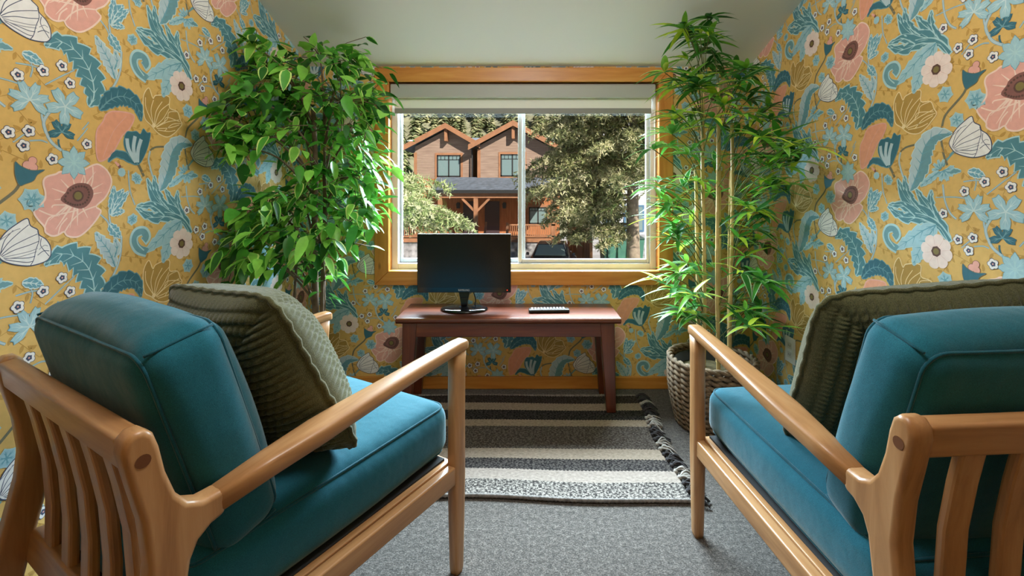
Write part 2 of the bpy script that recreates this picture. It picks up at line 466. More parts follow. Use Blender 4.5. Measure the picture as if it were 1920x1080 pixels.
    palm(9, vA(505, 830), .050, 5, .9, C_BLUE, C_BLUE_V, C_BLUE_L, 2 * PI, 3, .72)
    palm(8, vA(480, 1030), .036, 4, 1.6, C_DEEP, None, C_DEEP_L, 4.9, 3, .6)
    # pink poppy
    P0 = [(340, 400), (370, 375), (430, 360), (470, 340), (560, 345), (640, 330), (720, 290), (770, 285), (830, 330), (865, 400), (855, 470), (810, 550), (745, 610), (782, 640), (770, 680), (720, 750), (650, 820), (590, 850), (520, 840), (495, 808), (450, 833), (400, 840), (350, 810), (345, 770), (290, 710), (260, 650), (300, 610), (345, 560), (350, 500), (335, 440)]
    shape(9, C_PINK, [vB(*p) for p in P0], 3, C_PINK_L, .0045)
    cc = vB(600, 540)
    for p in ((470, 400), (400, 470), (420, 560), (560, 370), (650, 360), (740, 340), (800, 430), (790, 500), (450, 690), (380, 720), (600, 760), (680, 700), (540, 780), (430, 790)):
        e = vB(*p); stroke(10, C_PINK_L, (cc.lerp(e, .3), e), .0065, 1, True)
    for pl in ([(740, 610), (640, 650), (560, 720), (500, 810)], [(300, 640), (400, 680), (470, 670), (600, 640)], [(400, 620), (420, 600), (520, 600)], [(345, 770), (380, 700), (450, 680)], [(450, 830), (470, 760), (520, 700)], [(720, 300), (720, 400), (690, 500)], [(640, 335), (660, 400), (650, 450)]):
        stroke(11, C_PINK_L, [vB(*p) for p in pl], .0034)
    shape(12, C_BROWN, [vB(*p) for p in ((468, 560), (510, 500), (530, 465), (600, 430), (690, 440), (725, 510), (690, 590), (630, 628), (550, 610))], 3)
    ring = [vB(x, y) for x, y in ((500, 555), (545, 485), (610, 455), (670, 465), (690, 520), (660, 580), (600, 600), (545, 590))]
    for q in catmull(ring, 3, True): disc(13, C_BROWN_D, q, .0032, 6)
    disc(13, C_BROWN_D, vB(605, 530), .015, 12); disc(14, C_OLIVE, vB(605, 528), .0105, 12)
    # light leaf overlapping the poppy
    palm(13, vB(572, 270), .042, 8, .4, C_BLUE, C_BLUE_V, C_TEAL_L, 2 * PI, 2, .4)
    # white tulip with ink lines
    T = [(690, 168), (665, 120), (690, 60), (720, 10), (770, -40), (840, -92), (860, -45), (905, -20), (915, 15), (960, 45), (990, 90), (998, 140), (990, 175), (955, 208), (860, 230), (770, 215), (715, 192)]
    shape(11, C_WHITE, [vS(*p) for p in T], 4, C_NAVY, .0024)
    for pl in ([(690, 150), (730, 80), (790, 10), (850, -50)], [(695, 155), (750, 100), (830, 50), (905, 10)], [(700, 160), (770, 120), (850, 90), (915, 60)], [(705, 165), (780, 150), (860, 130), (905, 110)], [(710, 172), (790, 175), (850, 175), (890, 165)], [(715, 180), (780, 195), (840, 205), (875, 200)], [(905, -10), (915, 50), (895, 120), (880, 190), (860, 228)], [(915, 120), (950, 90), (975, 95)], [(905, 160), (945, 130), (985, 130)], [(690, 60), (760, 0), (800, -20)], [(930, 40), (925, 90), (960, 140), (985, 170)], [(692, 150), (715, 60), (760, -5)], [(720, 175), (800, 165), (900, 135)]):
        stroke(13, C_NAVY if rnd.random() < .55 else C_GREY, [vS(*p) for p in pl], .0016)
    # gold line tulip
    G = [(235, 890), (238, 790), (275, 718), (305, 780), (330, 745), (440, 700), (445, 790), (520, 790), (548, 848), (568, 885), (530, 940), (490, 990), (425, 1040), (350, 1035), (290, 990), (248, 960)]
    shape(7, C_GOLD, [vR(*p) for p in G], 4, C_CREAM, .0032)
    for pl in ([(310, 980), (290, 880), (310, 790)], [(310, 980), (255, 880), (250, 800)], [(320, 985), (360, 860), (440, 760)], [(325, 985), (390, 900), (440, 800)], [(330, 990), (420, 900), (440, 830), (520, 790)], [(330, 995), (420, 920), (540, 855)], [(335, 1000), (440, 960), (540, 900)], [(345, 1010), (440, 990), (500, 960)], [(315, 980), (330, 870), (380, 770)], [(400, 940), (420, 880), (545, 870)], [(400, 1000), (470, 920), (560, 880)]):
        stroke(9, C_CREAM, [vR(*p) for p in pl], .0024)
    disc(10, C_CREAM, vR(312, 985), .007)
    # pale anemone
    petals(12, Vector((0, 0)), .052, 8, C_PALE, C_PALE_L, .2)
    disc(14, C_BROWN_D, Vector((0, 0)), .0145, 14, .12); disc(15, C_OLIVE, Vector((0, 0)), .0095)
    # berry bud
    for q, r in ((vR(875, 503), .009), (vR(842, 545), .0098), (vR(880, 548), .009)):
        disc(8, C_BROWN, q, r + .0012); disc(9, C_PINK, q, r)
    shape(10, C_DEEP, [vR(*p) for p in ((772, 545), (800, 562), (850, 572), (890, 565), (955, 540), (905, 590), (880, 640), (830, 675), (795, 695), (772, 640), (768, 590))], 3, C_STEM, .0016)
    # half-open blue bud
    shape(8, C_DEEP, [vS(*p) for p in ((130, 95), (160, 85), (190, 72), (215, 85), (235, 38), (262, 60), (288, 55), (272, 150), (245, 230), (212, 295), (180, 300), (120, 215), (112, 150))], 3, C_DEEP_L, .002)
    for pl in ([(190, 290), (170, 200), (180, 110)], [(195, 290), (200, 200), (220, 120)], [(185, 290), (140, 210), (130, 140)]):
        stroke(10, C_GREYB, [vS(*p) for p in pl][::-1], .012)
    leaf(8, [vS(195, 305), vS(110, 258), vS(60, 262), vS(28, 315)], .011, C_DEEP, C_DEEP_L, None, 4, .2)
    # leaf cluster at the tulip's foot
    palm(9, vS(625, 330), .034, 5, -1.2, C_BLUE, C_TEAL_L, C_BLUE_V, 3.6, 3, .35)
    palm(9, vS(600, 320), .030, 4, 2.2, C_BLUE, C_TEAL_L, C_BLUE_V, 2.6, 3, .5)
    leaf(9, [vS(590, 340), vS(510, 400), vS(440, 455)], .011, C_BLUE, C_TEAL_L, C_BLUE_V, 4, .3)
    leaf(9, [vS(630, 330), vS(690, 335), vS(760, 335)], .008, C_DEEP_L, C_TEAL_L, None, 4, .3)
    leaf(9, [vS(810, 340), vS(870, 350), vS(945, 380)], .012, C_BLUE_V, C_BLUE_L, C_BLUE_L, 4, .25)
    # little round leaves
    for q, r, rt in ((vR(635, 735), .024, .3), (vR(885, 780), .025, 2.0), (vR(725, 935), .022, 1.2), (vB(240, 555), .027, 2.6), (vA(1035, 305), .015, 1), (vB(1025, 715), .016, 2), (vB(1055, 385), .015, 0), (vA(1070, 15), .015, .5)):
        palm(9, q, r, 6, rt, C_BLUE, C_TEAL_L, C_BLUE_V, 2 * PI, 2, .25)
    # ivy sprays beside the poppy
    for sp, W in (([vA(860, 200), vA(900, 110), vA(960, 40)], .018), ([vA(865, 190), vA(920, 140), vA(1000, 75)], .012), ([vA(860, 200), vA(900, 195), vA(970, 215)], .010), ([vA(860, 150), vA(880, 60), vA(885, -20)], .012), ([vA(850, 260), vA(880, 320), vA(940, 410)], .016)):
        leaf(8, sp, W, C_BLUE_V, C_BLUE_L, C_BLUE_L, 4, .4)
    leaf(6, [vA(740, 275), vA(790, 370), vA(850, 480), vA(895, 615)][::-1], .022, C_GREYB, C_BLUE_L, C_BLUE_V, 6, .35)
    leaf(6, [vA(890, 540), vA(910, 470), vA(890, 390)], .012, C_GREYB, C_BLUE_L, C_BLUE_V, 3, .3)
    # thistle-like tiny bud
    disc(9, C_BLUE, vB(945, 345), .013, 10); disc(10, C_PINK, vB(915, 285), .005); disc(10, C_BROWN, vB(930, 300), .005); disc(10, C_PINK, vB(900, 270), .004)
    # little white five-petal flowers
    for q in (vA(135, 582), vA(333, 550), vA(480, 512), vA(543, 648), vB(62, 32), vB(222, 22), vB(180, 137), vB(405, 242), vB(675, 125), vS(620, 665)):
        ring = [q + Vector((math.cos(2 * PI * k / 30), math.sin(2 * PI * k / 30))) * .0142 * (.76 + .24 * abs(math.sin(PI * k / 6))) for k in range(30)]
        fan(14, C_NAVY, q, [q + (p - q) * 1.1 for p in ring]); fan(15, C_WHITE, q, ring)
        disc(16, C_NAVY, q, .0058, 10, .3); disc(17, C_PINK, q, .0022, 6)

draw_tile()

def clip_poly(pts, planes):
    for (nx, ny, c) in planes:                 # keep nx*x+ny*y <= c
        out = []
        for i in range(len(pts)):
            a, b = pts[i - 1], pts[i]
            da, db = nx * a[0] + ny * a[1] - c, nx * b[0] + ny * b[1] - c
            if (da <= 0) != (db <= 0):
                t = da / (da - db); out.append((a[0] + (b[0] - a[0]) * t, a[1] + (b[1] - a[1]) * t))
            if db <= 0: out.append((b[0], b[1]))
        pts = out
        if len(pts) < 3: return None
    return pts

def paper_into(mb, regions, to3d, offs, span):
    """print the half-drop repeat over convex regions (each: list of half planes + bbox)"""
    (x0, x1, z0, z1) = span
    ai = range(int(math.floor((x0 - offs[0]) / REP_W)) - 2, int(math.ceil((x1 - offs[0]) / REP_W)) + 3)
    bj = range(int(math.floor((z0 - offs[1]) / REP_H)) - 2, int(math.ceil((z1 - offs[1]) / REP_H)) + 3)
    prep = []
    for k, (lay, col, pts) in enumerate(TILE):
        px = [p[0] for p in pts]; pz = [p[1] for p in pts]
        prep.append((0.0003 + lay * 7e-5 + (k % 19) * 2.6e-6, col, [(p[0], p[1]) for p in pts], min(px), max(px), min(pz), max(pz)))
    for i in ai:
        for j in bj:
            ox = offs[0] + i * REP_W; oz = offs[1] + j * REP_H + (i % 2) * REP_H / 2
            for h, col, pts, a0, a1, b0, b1 in prep:
                if a1 + ox < x0 or a0 + ox > x1 or b1 + oz < z0 or b0 + oz > z1: continue
                w = [(p[0] + ox, p[1] + oz) for p in pts]
                for planes in regions:
                    st = 0
                    for (nx, ny, c) in planes:
                        mx = max(nx * p[0] + ny * p[1] for p in w); mn = min(nx * p[0] + ny * p[1] for p in w)
                        if mn >= c: st = 2; break
                        if mx > c: st = 1
                    if st == 2: continue
                    q = clip_poly(w, planes) if st else w
                    if q: mb.add([to3d(p[0], p[1], h) for p in q], [tuple(range(len(q)))], col)

M_PAPER = attr_mat('printed_wallpaper', 'print', 0.62, 0.3, 0.05, 60, bump=0.05, bscale=500)
M_PLASTER = plain('rear_plaster', srgb(226, 190, 120), 0.8)
T = 0.12
def side_wall(name, x, sgn):
    mb = MB()
    y1 = YB
    # inner face is the paper ground; the solid behind it carries the same prism
    poly = [(YR, 0.0), (y1 + T, 0.0), (y1 + T, ceil_z(y1) + .1), (YR, ceil_z(YR) + .1)]
    mb.prism(poly, 'x', *( (x, x + T) if sgn > 0 else (x - T, x) ), col=C_GROUND)
    yv = -0.2
    planes = [(-1, 0, -yv), (1, 0, y1), (0, -1, 0.0), (0.34, 1, 1.731 + 0.34 * 2.45)]
    if sgn < 0: # left: pattern runs with +y ; print stands off towards the room
        paper_into(mb, [planes], lambda a, z, h: (x + h, a, z), (1.540, 1.412), (yv, y1, 0, 2.65))
    else:       # right: pattern runs with -y
        pl = [(1, 0, -yv), (-1, 0, y1), (0, -1, 0.0), (-0.34, 1, 1.731 + 0.34 * 2.45)]
        paper_into(mb, [pl], lambda a, z, h: (x - h, -a, z), (-1.333, 1.412), (-y1, -yv, 0, 2.65))
    return tag(mb.build(name, M_PAPER, colname='print'), kind='structure')

side_wall('wall_left', XL, -1)
side_wall('wall_right', XR, 1)
# window wall with its opening
WX0, WX1, WZ0, WZ1 = -0.745, 0.712, 0.632, 1.655
mb = MB()
zt = ceil_z(YB)
for (a0, a1, b0, b1) in ((XL, WX0, 0, zt + .1), (WX1, XR, 0, zt + .1), (WX0, WX1, 0, WZ0), (WX0, WX1, WZ1, zt + .1)):
    mb.box(a0, a1, YB, YB + T, b0, b1, col=C_GROUND)
regs = [[(-1, 0, -a0), (1, 0, a1), (0, -1, -b0), (0, 1, b1)] for (a0, a1, b0, b1) in ((XL, WX0, 0, zt), (WX1, XR, 0, zt), (WX0, WX1, 0, WZ0), (WX0, WX1, WZ1, zt))]
paper_into(mb, regs, lambda a, z, h: (a, YB - h, z), (-0.957, 0.346), (XL, XR, 0, zt))
tag(mb.build('wall_back', M_PAPER, colname='print'), kind='structure')
mb = MB(); mb.box(XL - T, XR + T, YR - T, YR, 0, ceil_z(YR) + .1)
tag(mb.build('wall_rear', M_PLASTER), kind='structure')
# sloping ceiling
mb = MB()
za, zb = ceil_z(YB + T), ceil_z(YR - T)
mb.hexa([(XL - T, YB + T, za), (XR + T, YB + T, za), (XR + T, YR - T, zb), (XL - T, YR - T, zb)],
        [(XL - T, YB + T, za + .15), (XR + T, YB + T, za + .15), (XR + T, YR - T, zb + .15), (XL - T, YR - T, zb + .15)])
M_CEIL = plain('ceiling_paint', srgb(228, 228, 224), 0.75, bump=0.06, bscale=260)
tag(mb.build('ceiling', M_CEIL), kind='structure')

# carpet
def carpet_mat():
    m, n, l, b = new_mat('grey_carpet')
    tc = n.new('ShaderNodeTexCoord')
    t = n.new('ShaderNodeTexNoise'); t.inputs['Scale'].default_value = 230; t.inputs['Detail'].default_value = 3
    t2 = n.new('ShaderNodeTexNoise'); t2.inputs['Scale'].default_value = 70; t2.inputs['Detail'].default_value = 5; t2.inputs['Roughness'].default_value = .7
    for q in (t, t2): l.new(tc.outputs['Object'], q.inputs['Vector'])
    ad = n.new('ShaderNodeMath'); ad.operation = 'ADD'; l.new(t.outputs['Fac'], ad.inputs[0]); l.new(t2.outputs['Fac'], ad.inputs[1])
    hf = n.new('ShaderNodeMath'); hf.operation = 'MULTIPLY'; hf.inputs[1].default_value = .5; l.new(ad.outputs[0], hf.inputs[0])
    r = ramp(n, [(0.36, srgb(40, 36, 33)), (0.5, srgb(76, 70, 66)), (0.64, srgb(116, 108, 102))])
    l.new(hf.outputs[0], r.inputs['Fac']); l.new(r.outputs[0], b.inputs['Base Color'])
    b.inputs['Roughness'].default_value = 1; b.inputs['Specular IOR Level'].default_value = .1; b.inputs['Sheen Weight'].default_value = .2
    bp = n.new('ShaderNodeBump'); bp.inputs['Strength'].default_value = .9; bp.inputs['Distance'].default_value = .006
    l.new(hf.outputs[0], bp.inputs['Height']); l.new(bp.outputs[0], b.inputs['Normal'])
    return m
mb = MB(); mb.box(XL - T, XR + T, YR - T, YB + T, -0.15, 0.0)
tag(mb.build('floor', carpet_mat()), kind='structure')

# baseboards
def board(name, x0, x1, y0, y1, m):
    mb = MB(); mb.box(x0, x1, y0, y1, 0.0, 0.066)
    return tag(mb.build(name, m, bevel=.004), kind='structure')
board('baseboard_back', XL, XR, YB - .016, YB, M_PINE_X)
M_PINE_Y = wood('pine_trim_y', srgb(186, 112, 40), srgb(206, 136, 58), srgb(222, 158, 80), 0.4, 'Y', 0.8, True)
board('baseboard_left', XL, XL + .016, YR, YB - .016, M_PINE_Y)
board('baseboard_right', XR - .016, XR, YR, YB - .016, M_PINE_Y)

# ------------------------------------------------------------------ window
win = thing('window_1', None, None, (0, YB, 0)); tag(win, kind='structure')
CX0, CX1, CZ0, CZ1 = -0.815, 0.782, 0.557, 1.722        # outside of the pine casing
cw = 0.076
def mitre(p0, p1, q1, q0, m):
    mb = MB(); d = -.022
    mb.hexa([(a, d, b) for a, b in (p0, p1, q1, q0)], [(a, -.0002, b) for a, b in (p0, p1, q1, q0)])
    mb.build('casing_board', m, win, bevel=.004)
o_ = [(CX0, CZ0), (CX1, CZ0), (CX1, CZ1), (CX0, CZ1)]
i_ = [(CX0 + cw, CZ0 + cw), (CX1 - cw, CZ0 + cw), (CX1 - cw, CZ1 - cw), (CX0 + cw, CZ1 - cw)]
for k in range(4):
    k2 = (k + 1) % 4
    mitre(o_[k], o_[k2], i_[k2], i_[k], M_PINE_X if k % 2 == 0 else M_PINE_Z)
# pine reveal lining
mb = MB(); y0, y1 = -.002, .055
a0, a1, b0, b1 = CX0 + cw - .004, CX1 - cw + .004, CZ0 + cw - .004, CZ1 - cw + .004
t = .012
mb.box(a0 - t, a0, y0, y1, b0 - t, b1 + t); mb.box(a1, a1 + t, y0, y1, b0 - t, b1 + t)
mb.box(a0, a1, y0, y1, b0 - t, b0); mb.box(a0, a1, y0, y1, b1, b1 + t)
mb.build('reveal_lining', M_PINE_X, win)
# vinyl frame
mb = MB(); fw = .034; y0, y1 = .05, .125
mb.box(a0, a0 + fw, y0, y1, b0, b1); mb.box(a1 - fw, a1, y0, y1, b0, b1)
mb.box(a0 + fw, a1 - fw, y0, y1, b0, b0 + fw); mb.box(a0 + fw, a1 - fw, y0, y1, b1 - fw, b1)
mb.build('vinyl_frame', M_VINYL, win, bevel=.003)
g0, g1, h0, h1 = a0 + fw, a1 - fw, b0 + fw, b1 - fw
gm = X(978, 2.53)
M_GLASS, n_, l_, b_ = new_mat('window_glass')
tr = n_.new('ShaderNodeBsdfTransparent'); gl = n_.new('ShaderNodeBsdfGlossy'); gl.inputs['Roughness'].default_value = .02
mx = n_.new('ShaderNodeMixShader'); mx.inputs[0].default_value = .016
tr.inputs['Color'].default_value = (.97, .985, .98, 1)
l_.new(tr.outputs[0], mx.inputs[1]); l_.new(gl.outputs[0], mx.inputs[2]); l_.new(mx.outputs[0], n_['Material Output'].inputs['Surface'])
def sash(xa, xb, ya, sw):
    mb = MB()
    for (p0, p1, r0, r1) in ((xa, xa + sw[0], h0, h1), (xb - sw[1], xb, h0, h1), (xa + sw[0], xb - sw[1], h0, h0 + .022), (xa + sw[0], xb - sw[1], h1 - .022, h1)):
        mb.box(p0, p1, ya, ya + .024, r0, r1)
    s = mb.build('sash', M_VINYL, win, bevel=.003)
    mb = MB(); mb.box(xa + sw[0], xb - sw[1], ya + .009, ya + .013, h0 + .022, h1 - .022)
    mb.build('pane', M_GLASS, s)
sash(g0, gm + .02, .092, (.012, .024))
sash(gm - .02, g1, .064, (.022, .018))

# roller shade
rs = thing('roller_shade', 'white roller shade rolled up under its cassette at the top of the window', 'blind', (0, YB, 0))
mb = MB()
ca0, ca1 = X(731, 2.44), X(1230, 2.44)
mb.prism([(-.004, Z(182, 2.44)), (.05, Z(182, 2.44)), (.05, Z(156, 2.44)), (.004, Z(156, 2.44)), (-.004, Z(159, 2.44))], 'x', ca0, ca1)
mb.build('cassette', plain('shade_cassette', srgb(176, 176, 172), .5), rs, bevel=.003)
mb = MB(); mb.box(ca0 + .014, ca1 - .014, .030, .033, Z(206, 2.48), Z(176, 2.48))
mb.build('shade_fabric', plain('shade_cloth', srgb(240, 238, 232), .8), rs)
mb = MB(); mb.box(ca0 + .014, ca1 - .014, .026, .040, Z(213, 2.48), Z(203, 2.48))
mb.build('hem_bar', plain('shade_bar', srgb(140, 138, 134), .5), rs, bevel=.003)
mb = MB(); mb.tube([(ca1 - .004, .002, Z(170, 2.44)), (ca1 - .003, .0, Z(300, 2.44)), (ca1 - .004, .002, Z(345, 2.44))], .0022, 6)
mb.build('pull_cord', M_WHITE, rs)

# outlet plate on the right wall
ot = thing('wall_outlet', 'white outlet plate low on the right wallpapered wall', 'outlet', (XR - .0018, 2.065, 0.338))
mb = MB(); mb.box(-.006, 0, -.037, .037, -.058, .058); mb.build('cover_plate', M_WHITE, ot, bevel=.002)
for dz in (-.02, .02):
    mb = MB(); mb.box(-.008, -.0055, -.016, .016, dz - .014, dz + .014); so = mb.build('socket', plain('socket_face', srgb(214, 214, 208), .4), ot, bevel=.002)
    mb = MB()
    for dy in (-.006, .006): mb.box(-.0085, -.0078, dy - .001, dy + .001, dz - .004, dz + .005)
    mb.build('slot', M_BLACK, so)
# ------------------------------------------------------------------ furniture
def wob_phase(seed):
    q = random.Random(seed); return [q.random() * 6.28 for _ in range(6)]
def wobble(P, ph, w):
    return P + Vector((math.sin(9 * P.y + ph[0]) * .5, math.sin(7 * P.x + ph[1]) * .6, math.sin(11 * P.x + ph[2]) * math.sin(8 * P.y + ph[3]))) * w
def cushion(mb, hx, hy, hz, r, puff, res=22, c=(0, 0, 0), rot=None, puffb=None, wob=0.0, seed=1):
    """soft box: rounded edges, crowned faces"""
    ph = wob_phase(seed)
    R = rot or Matrix.Identity(3)
    for ax in range(3):
        for sg in (-1, 1):
            vs = []; 
            for i in range(res + 1):
                for j in range(res + 1):
                    # denser towards the edges
                    a = math.sin((i / res - .5) * PI) ; b = math.sin((j / res - .5) * PI)
                    q = [0, 0, 0]; q[ax] = sg; q[(ax + 1) % 3] = a * (1 if sg > 0 else -1); q[(ax + 2) % 3] = b
                    h = (hx, hy, hz)
                    P = Vector((q[0] * hx, q[1] * hy, q[2] * hz))
                    I = Vector([max(-h[k] + r, min(h[k] - r, P[k])) for k in range(3)])
                    d = P - I
                    if d.length > 1e-9: P = I + d.normalized() * r
                    pf = puff if (q[2] >= 0 or puffb is None) else puffb
                    u, v = q[0], q[1]
                    P.z += (1 if q[2] > 0 else -1) * pf * (1 - u * u) * (1 - v * v) * (abs(q[2]))
                    P.y += .35 * puff * q[1] * (1 - u * u) * (1 - q[2] ** 2); P.x += .35 * puff * q[0] * (1 - v * v) * (1 - q[2] ** 2)
                    P = wobble(P, ph, wob)
                    vs.append(R @ P + Vector(c))
            n = res + 1
            mb.add(vs, [(i * n + j, (i + 1) * n + j, (i + 1) * n + j + 1, i * n + j + 1) for i in range(res) for j in range(res)])
def merge(o, d=1e-5):
    bm = bmesh.new(); bm.from_mesh(o.data); bmesh.ops.remove_doubles(bm, verts=bm.verts, dist=d)
    bmesh.ops.recalc_face_normals(bm, faces=bm.faces); bm.to_mesh(o.data); bm.free()
def rrect(hx, hy, z, r, n=6):
    out = []
    for cx, cy, a0 in ((hx - r, hy - r, 0), (-hx + r, hy - r, PI / 2), (-hx + r, -hy + r, PI), (hx - r, -hy + r, 1.5 * PI)):
        for k in range(n + 1):
            a = a0 + PI / 2 * k / n
            out.append(Vector((cx + r * math.cos(a), cy + r * math.sin(a), z)))
    return out

HW = .294                    # half the distance between arm centre lines
def SY(L): return .36 - L    # distance behind the arm tip -> local y

def make_chair(name, label):
    ch = thing(name, label, 'armchair', group='armchairs facing the window')
    for sx in (-1, 1):
        x = sx * HW
        # rear leg rising into the back post, with the swept shoulder that takes the arm
        P = [(.822, 0), (.792, .185), (.762, .36), (.741, .46), (.736, .515), (.744, .585), (.757, .64), (.768, .69), (.766, .708), (.756, .718), (.742, .718), (.731, .708),
             (.724, .686), (.716, .645), (.703, .606), (.688, .586), (.668, .576), (.635, .577), (.635, .537), (.656, .532), (.674, .518), (.684, .495), (.689, .46), (.697, .41), (.722, .29), (.750, .15), (.784, 0)]
        poly = [(SY(L), z) for L, z in P]
        mb = MB(); mb.prism(poly, 'x', x - .019, x + .019)
        rl = mb.build('rear_leg', M_OAKZ, ch, bevel=.009, seg=3, angle=.9)
        mb = MB(); sd = sx
        for s_ in (sx,):
            c = Vector((x + s_ * .0192, SY(.745), .676))
            ring = [c + Vector((0, math.cos(2 * PI * k / 16) * .0095, math.sin(2 * PI * k / 16) * .0095)) for k in range(16)]
            mb.add([c + Vector((s_ * .0006, 0, 0))] + [q + Vector((s_ * .0006, 0, 0)) for q in ring], [(0, k + 1, (k + 1) % 16 + 1) for k in range(16)])
        mb.build('screw_plug', M_PLUG, rl)
        # arm: flat paddle, widest past the middle, faceted underneath
        st = [(-.004, .622, .016, .012), (.004, .625, .0195, .0145), (.03, .624, .0205, .0155), (.20, .611, .025, .0155), (.40, .592, .032, .0165), (.46, .585, .0325, .0175), (.56, .572, .026, .0180), (.645, .558, .0185, .0185)]
        mb = MB(); secs = []
        for L, z, hw, hh in st:
            sec = []
            for k in range(20):
                a = 2 * PI * k / 20; cxx, czz = math.cos(a), math.sin(a)
                e = .45
                sec.append(Vector((x + hw * math.copysign(abs(cxx) ** e, cxx), SY(L), z + hh * math.copysign(abs(czz) ** e, czz))))
            secs.append(sec)
        vs = [p for s_ in secs for p in s_]; n = 20
        fs = [(i * n + k, i * n + (k + 1) % n, (i + 1) * n + (k + 1) % n, (i + 1) * n + k) for i in range(len(secs) - 1) for k in range(n)]
        fs += [tuple(range(n)), tuple((len(secs) - 1) * n + k for k in range(n - 1, -1, -1))]
        mb.add(vs, fs); o = mb.build('armrest', M_OAK, ch, smooth=True); merge(o)
        # front leg: tapered, softly squared
        mb = MB(); secs = []
        for z, hx_, hy_, yy in ((0, .0135, .0145, .030), (.012, .0155, .0165, .030), (.12, .0175, .0190, .030), (.27, .0190, .0225, .030), (.42, .0185, .0225, .030), (.56, .0175, .0235, .029), (.612, .0180, .0265, .028)):
            secs.append([Vector((x + hx_ * math.copysign(abs(math.cos(a)) ** .5, math.cos(a)), SY(yy) + hy_ * math.copysign(abs(math.sin(a)) ** .5, math.sin(a)), z)) for a in [2 * PI * k / 20 for k in range(20)]])
        vs = [p for s_ in secs for p in s_]
        fs = [(i * n + k, i * n + (k + 1) % n, (i + 1) * n + (k + 1) % n, (i + 1) * n + k) for i in range(len(secs) - 1) for k in range(n)]
        fs += [tuple(range(n - 1, -1, -1)), tuple((len(secs) - 1) * n + k for k in range(n))]
        mb.add(vs, fs); mb.build('front_leg', M_OAKZ, ch, smooth=True)
        # side rail, slightly lower at the back
        mb = MB(); y0, y1 = SY(.035), SY(.715)
        mb.hexa([(x - .013, y0, .252), (x + .013, y0, .252), (x + .013, y0, .302), (x - .013, y0, .302)],
                [(x - .013, y1, .262), (x + .013, y1, .262), (x + .013, y1, .312), (x - .013, y1, .312)])
        mb.build('side_rail', M_OAK, ch, bevel=.005)
        # inner ledge under the cushion
        mb = MB(); xi = x - sx * .028
        mb.hexa([(xi - .014, y0 - .01, .276), (xi + .014, y0 - .01, .276), (xi + .014, y0 - .01, .306), (xi - .014, y0 - .01, .306)],
                [(xi - .014, y1, .282), (xi + .014, y1, .282), (xi + .014, y1, .312), (xi - .014, y1, .312)])
        mb.build('seat_ledge', M_OAK, ch, bevel=.003)
    # cross rails
    def cross(nm, L, z, hy, hz, tilt=0):
        mb = MB(); mb.box(-HW + .012, HW - .012, -hy, hy, -hz, hz)
        o = mb.build(nm, M_OAKX, ch, bevel=.007, seg=3); o.location = (0, SY(L), z); o.rotation_euler = (tilt, 0, 0); return o
    cross('front_rail', .035, .277, .012, .024)
    cross('rear_rail', .712, .315, .013, .032, -.12)
    cross('top_rail', .747, .685, .0155, .027, .16)
    # five back slats
    for k in range(5):
        x = (k - 2) * .096
        mb = MB(); pts = [(.743, .668, .0085), (.728, .60, .0085), (.714, .52, .0085), (.708, .43, .0085), (.709, .335, .0085)]
        hw = .021
        for i in range(4):
            (La, za, ta), (Lb, zb, tb) = pts[i], pts[i + 1]
            mb.hexa([(x - hw, SY(Lb) - tb, zb), (x + hw, SY(Lb) - tb, zb), (x + hw, SY(Lb) + tb, zb), (x - hw, SY(Lb) + tb, zb)],
                    [(x - hw, SY(La) - ta, za), (x + hw, SY(La) - ta, za), (x + hw, SY(La) + ta, za), (x - hw, SY(La) + ta, za)])
        o = mb.build('back_slat', M_OAKZ, ch); merge(o, 1e-4)
        b = o.modifiers.new('bevel', 'BEVEL'); b.width = .005; b.segments = 2; b.angle_limit = .9; b.limit_method = 'ANGLE'
    # seat deck
    mb = MB(); mb.box(-HW + .03, HW - .03, SY(.70), SY(.045), .300, .312)
    mb.build('seat_deck', plain('dark_webbing', srgb(40, 40, 42), .9), ch)
    # seat cushion
    hx, hy, hz = .262, .335, .072
    mb = MB(); cushion(mb, hx, hy, hz, .044, .026, 30, wob=.003, seed=4)
    sc = mb.build('seat_cushion', M_TEAL, ch, smooth=True); merge(sc)
    sc.location = (0, SY(.345), .380); sc.rotation_euler = (.015, 0, 0)
    mb = MB()
    for z in (hz - .0125, -hz + .0125):
        mb.tube([wobble(p, wob_phase(4), .003) for p in rrect(hx - .0122, hy - .0122, z, .032)], .0030, 6, closed=True)
    mb.build('piping', M_TEALP, sc, smooth=True)
    # back cushion leaning on the slats
    hx, hy, hz = .262, .212, .068
    mb = MB(); cushion(mb, hx, hy, hz, .048, .044, 30, puffb=.012, wob=.005, seed=9)
    bc = mb.build('back_cushion', M_TEAL, ch, smooth=True); merge(bc)
    # local: x width, y up the back, z towards the sitter
    bc.location = (0, SY(.618), .624); bc.rotation_euler = (PI / 2 - .30, 0, PI)
    bc.rotation_euler = Matrix(((-1, 0, 0), (0, math.sin(-.27), math.cos(-.27)), (0, math.cos(.27), math.sin(.27)))).to_euler()
    mb = MB()
    for z in (hz - .0138, -hz + .0138):
        mb.tube([wobble(p, wob_phase(9), .005) for p in rrect(hx - .0132, hy - .0132, z, .035)], .0030, 6, closed=True)
    for sx in (-1, 1):
        for sy in (-1, 1):
            mb.tube([wobble(Vector((sx * (hx - .0138), sy * (hy - .0138), hz * q_)), wob_phase(9), .005) for q_ in (-.72, -.4, 0, .4, .72)], .0026, 6)
    mb.build('piping', M_TEALP, bc, smooth=True)
    return ch

chair = make_chair('armchair', 'teal cushioned oak armchair on the left, angled beside the leafy potted ficus')
chair.location = (-.615, 1.124, 0); chair.rotation_euler = (0, 0, -math.asin(.498))
chair_b = copy_tree(chair)
chair_b['label'] = 'teal cushioned oak armchair on the right, in front of the wall outlet and potted bamboo'
chair_b.location = (.841, 1.0885, 0); chair_b.rotation_euler = (0, 0, .073)

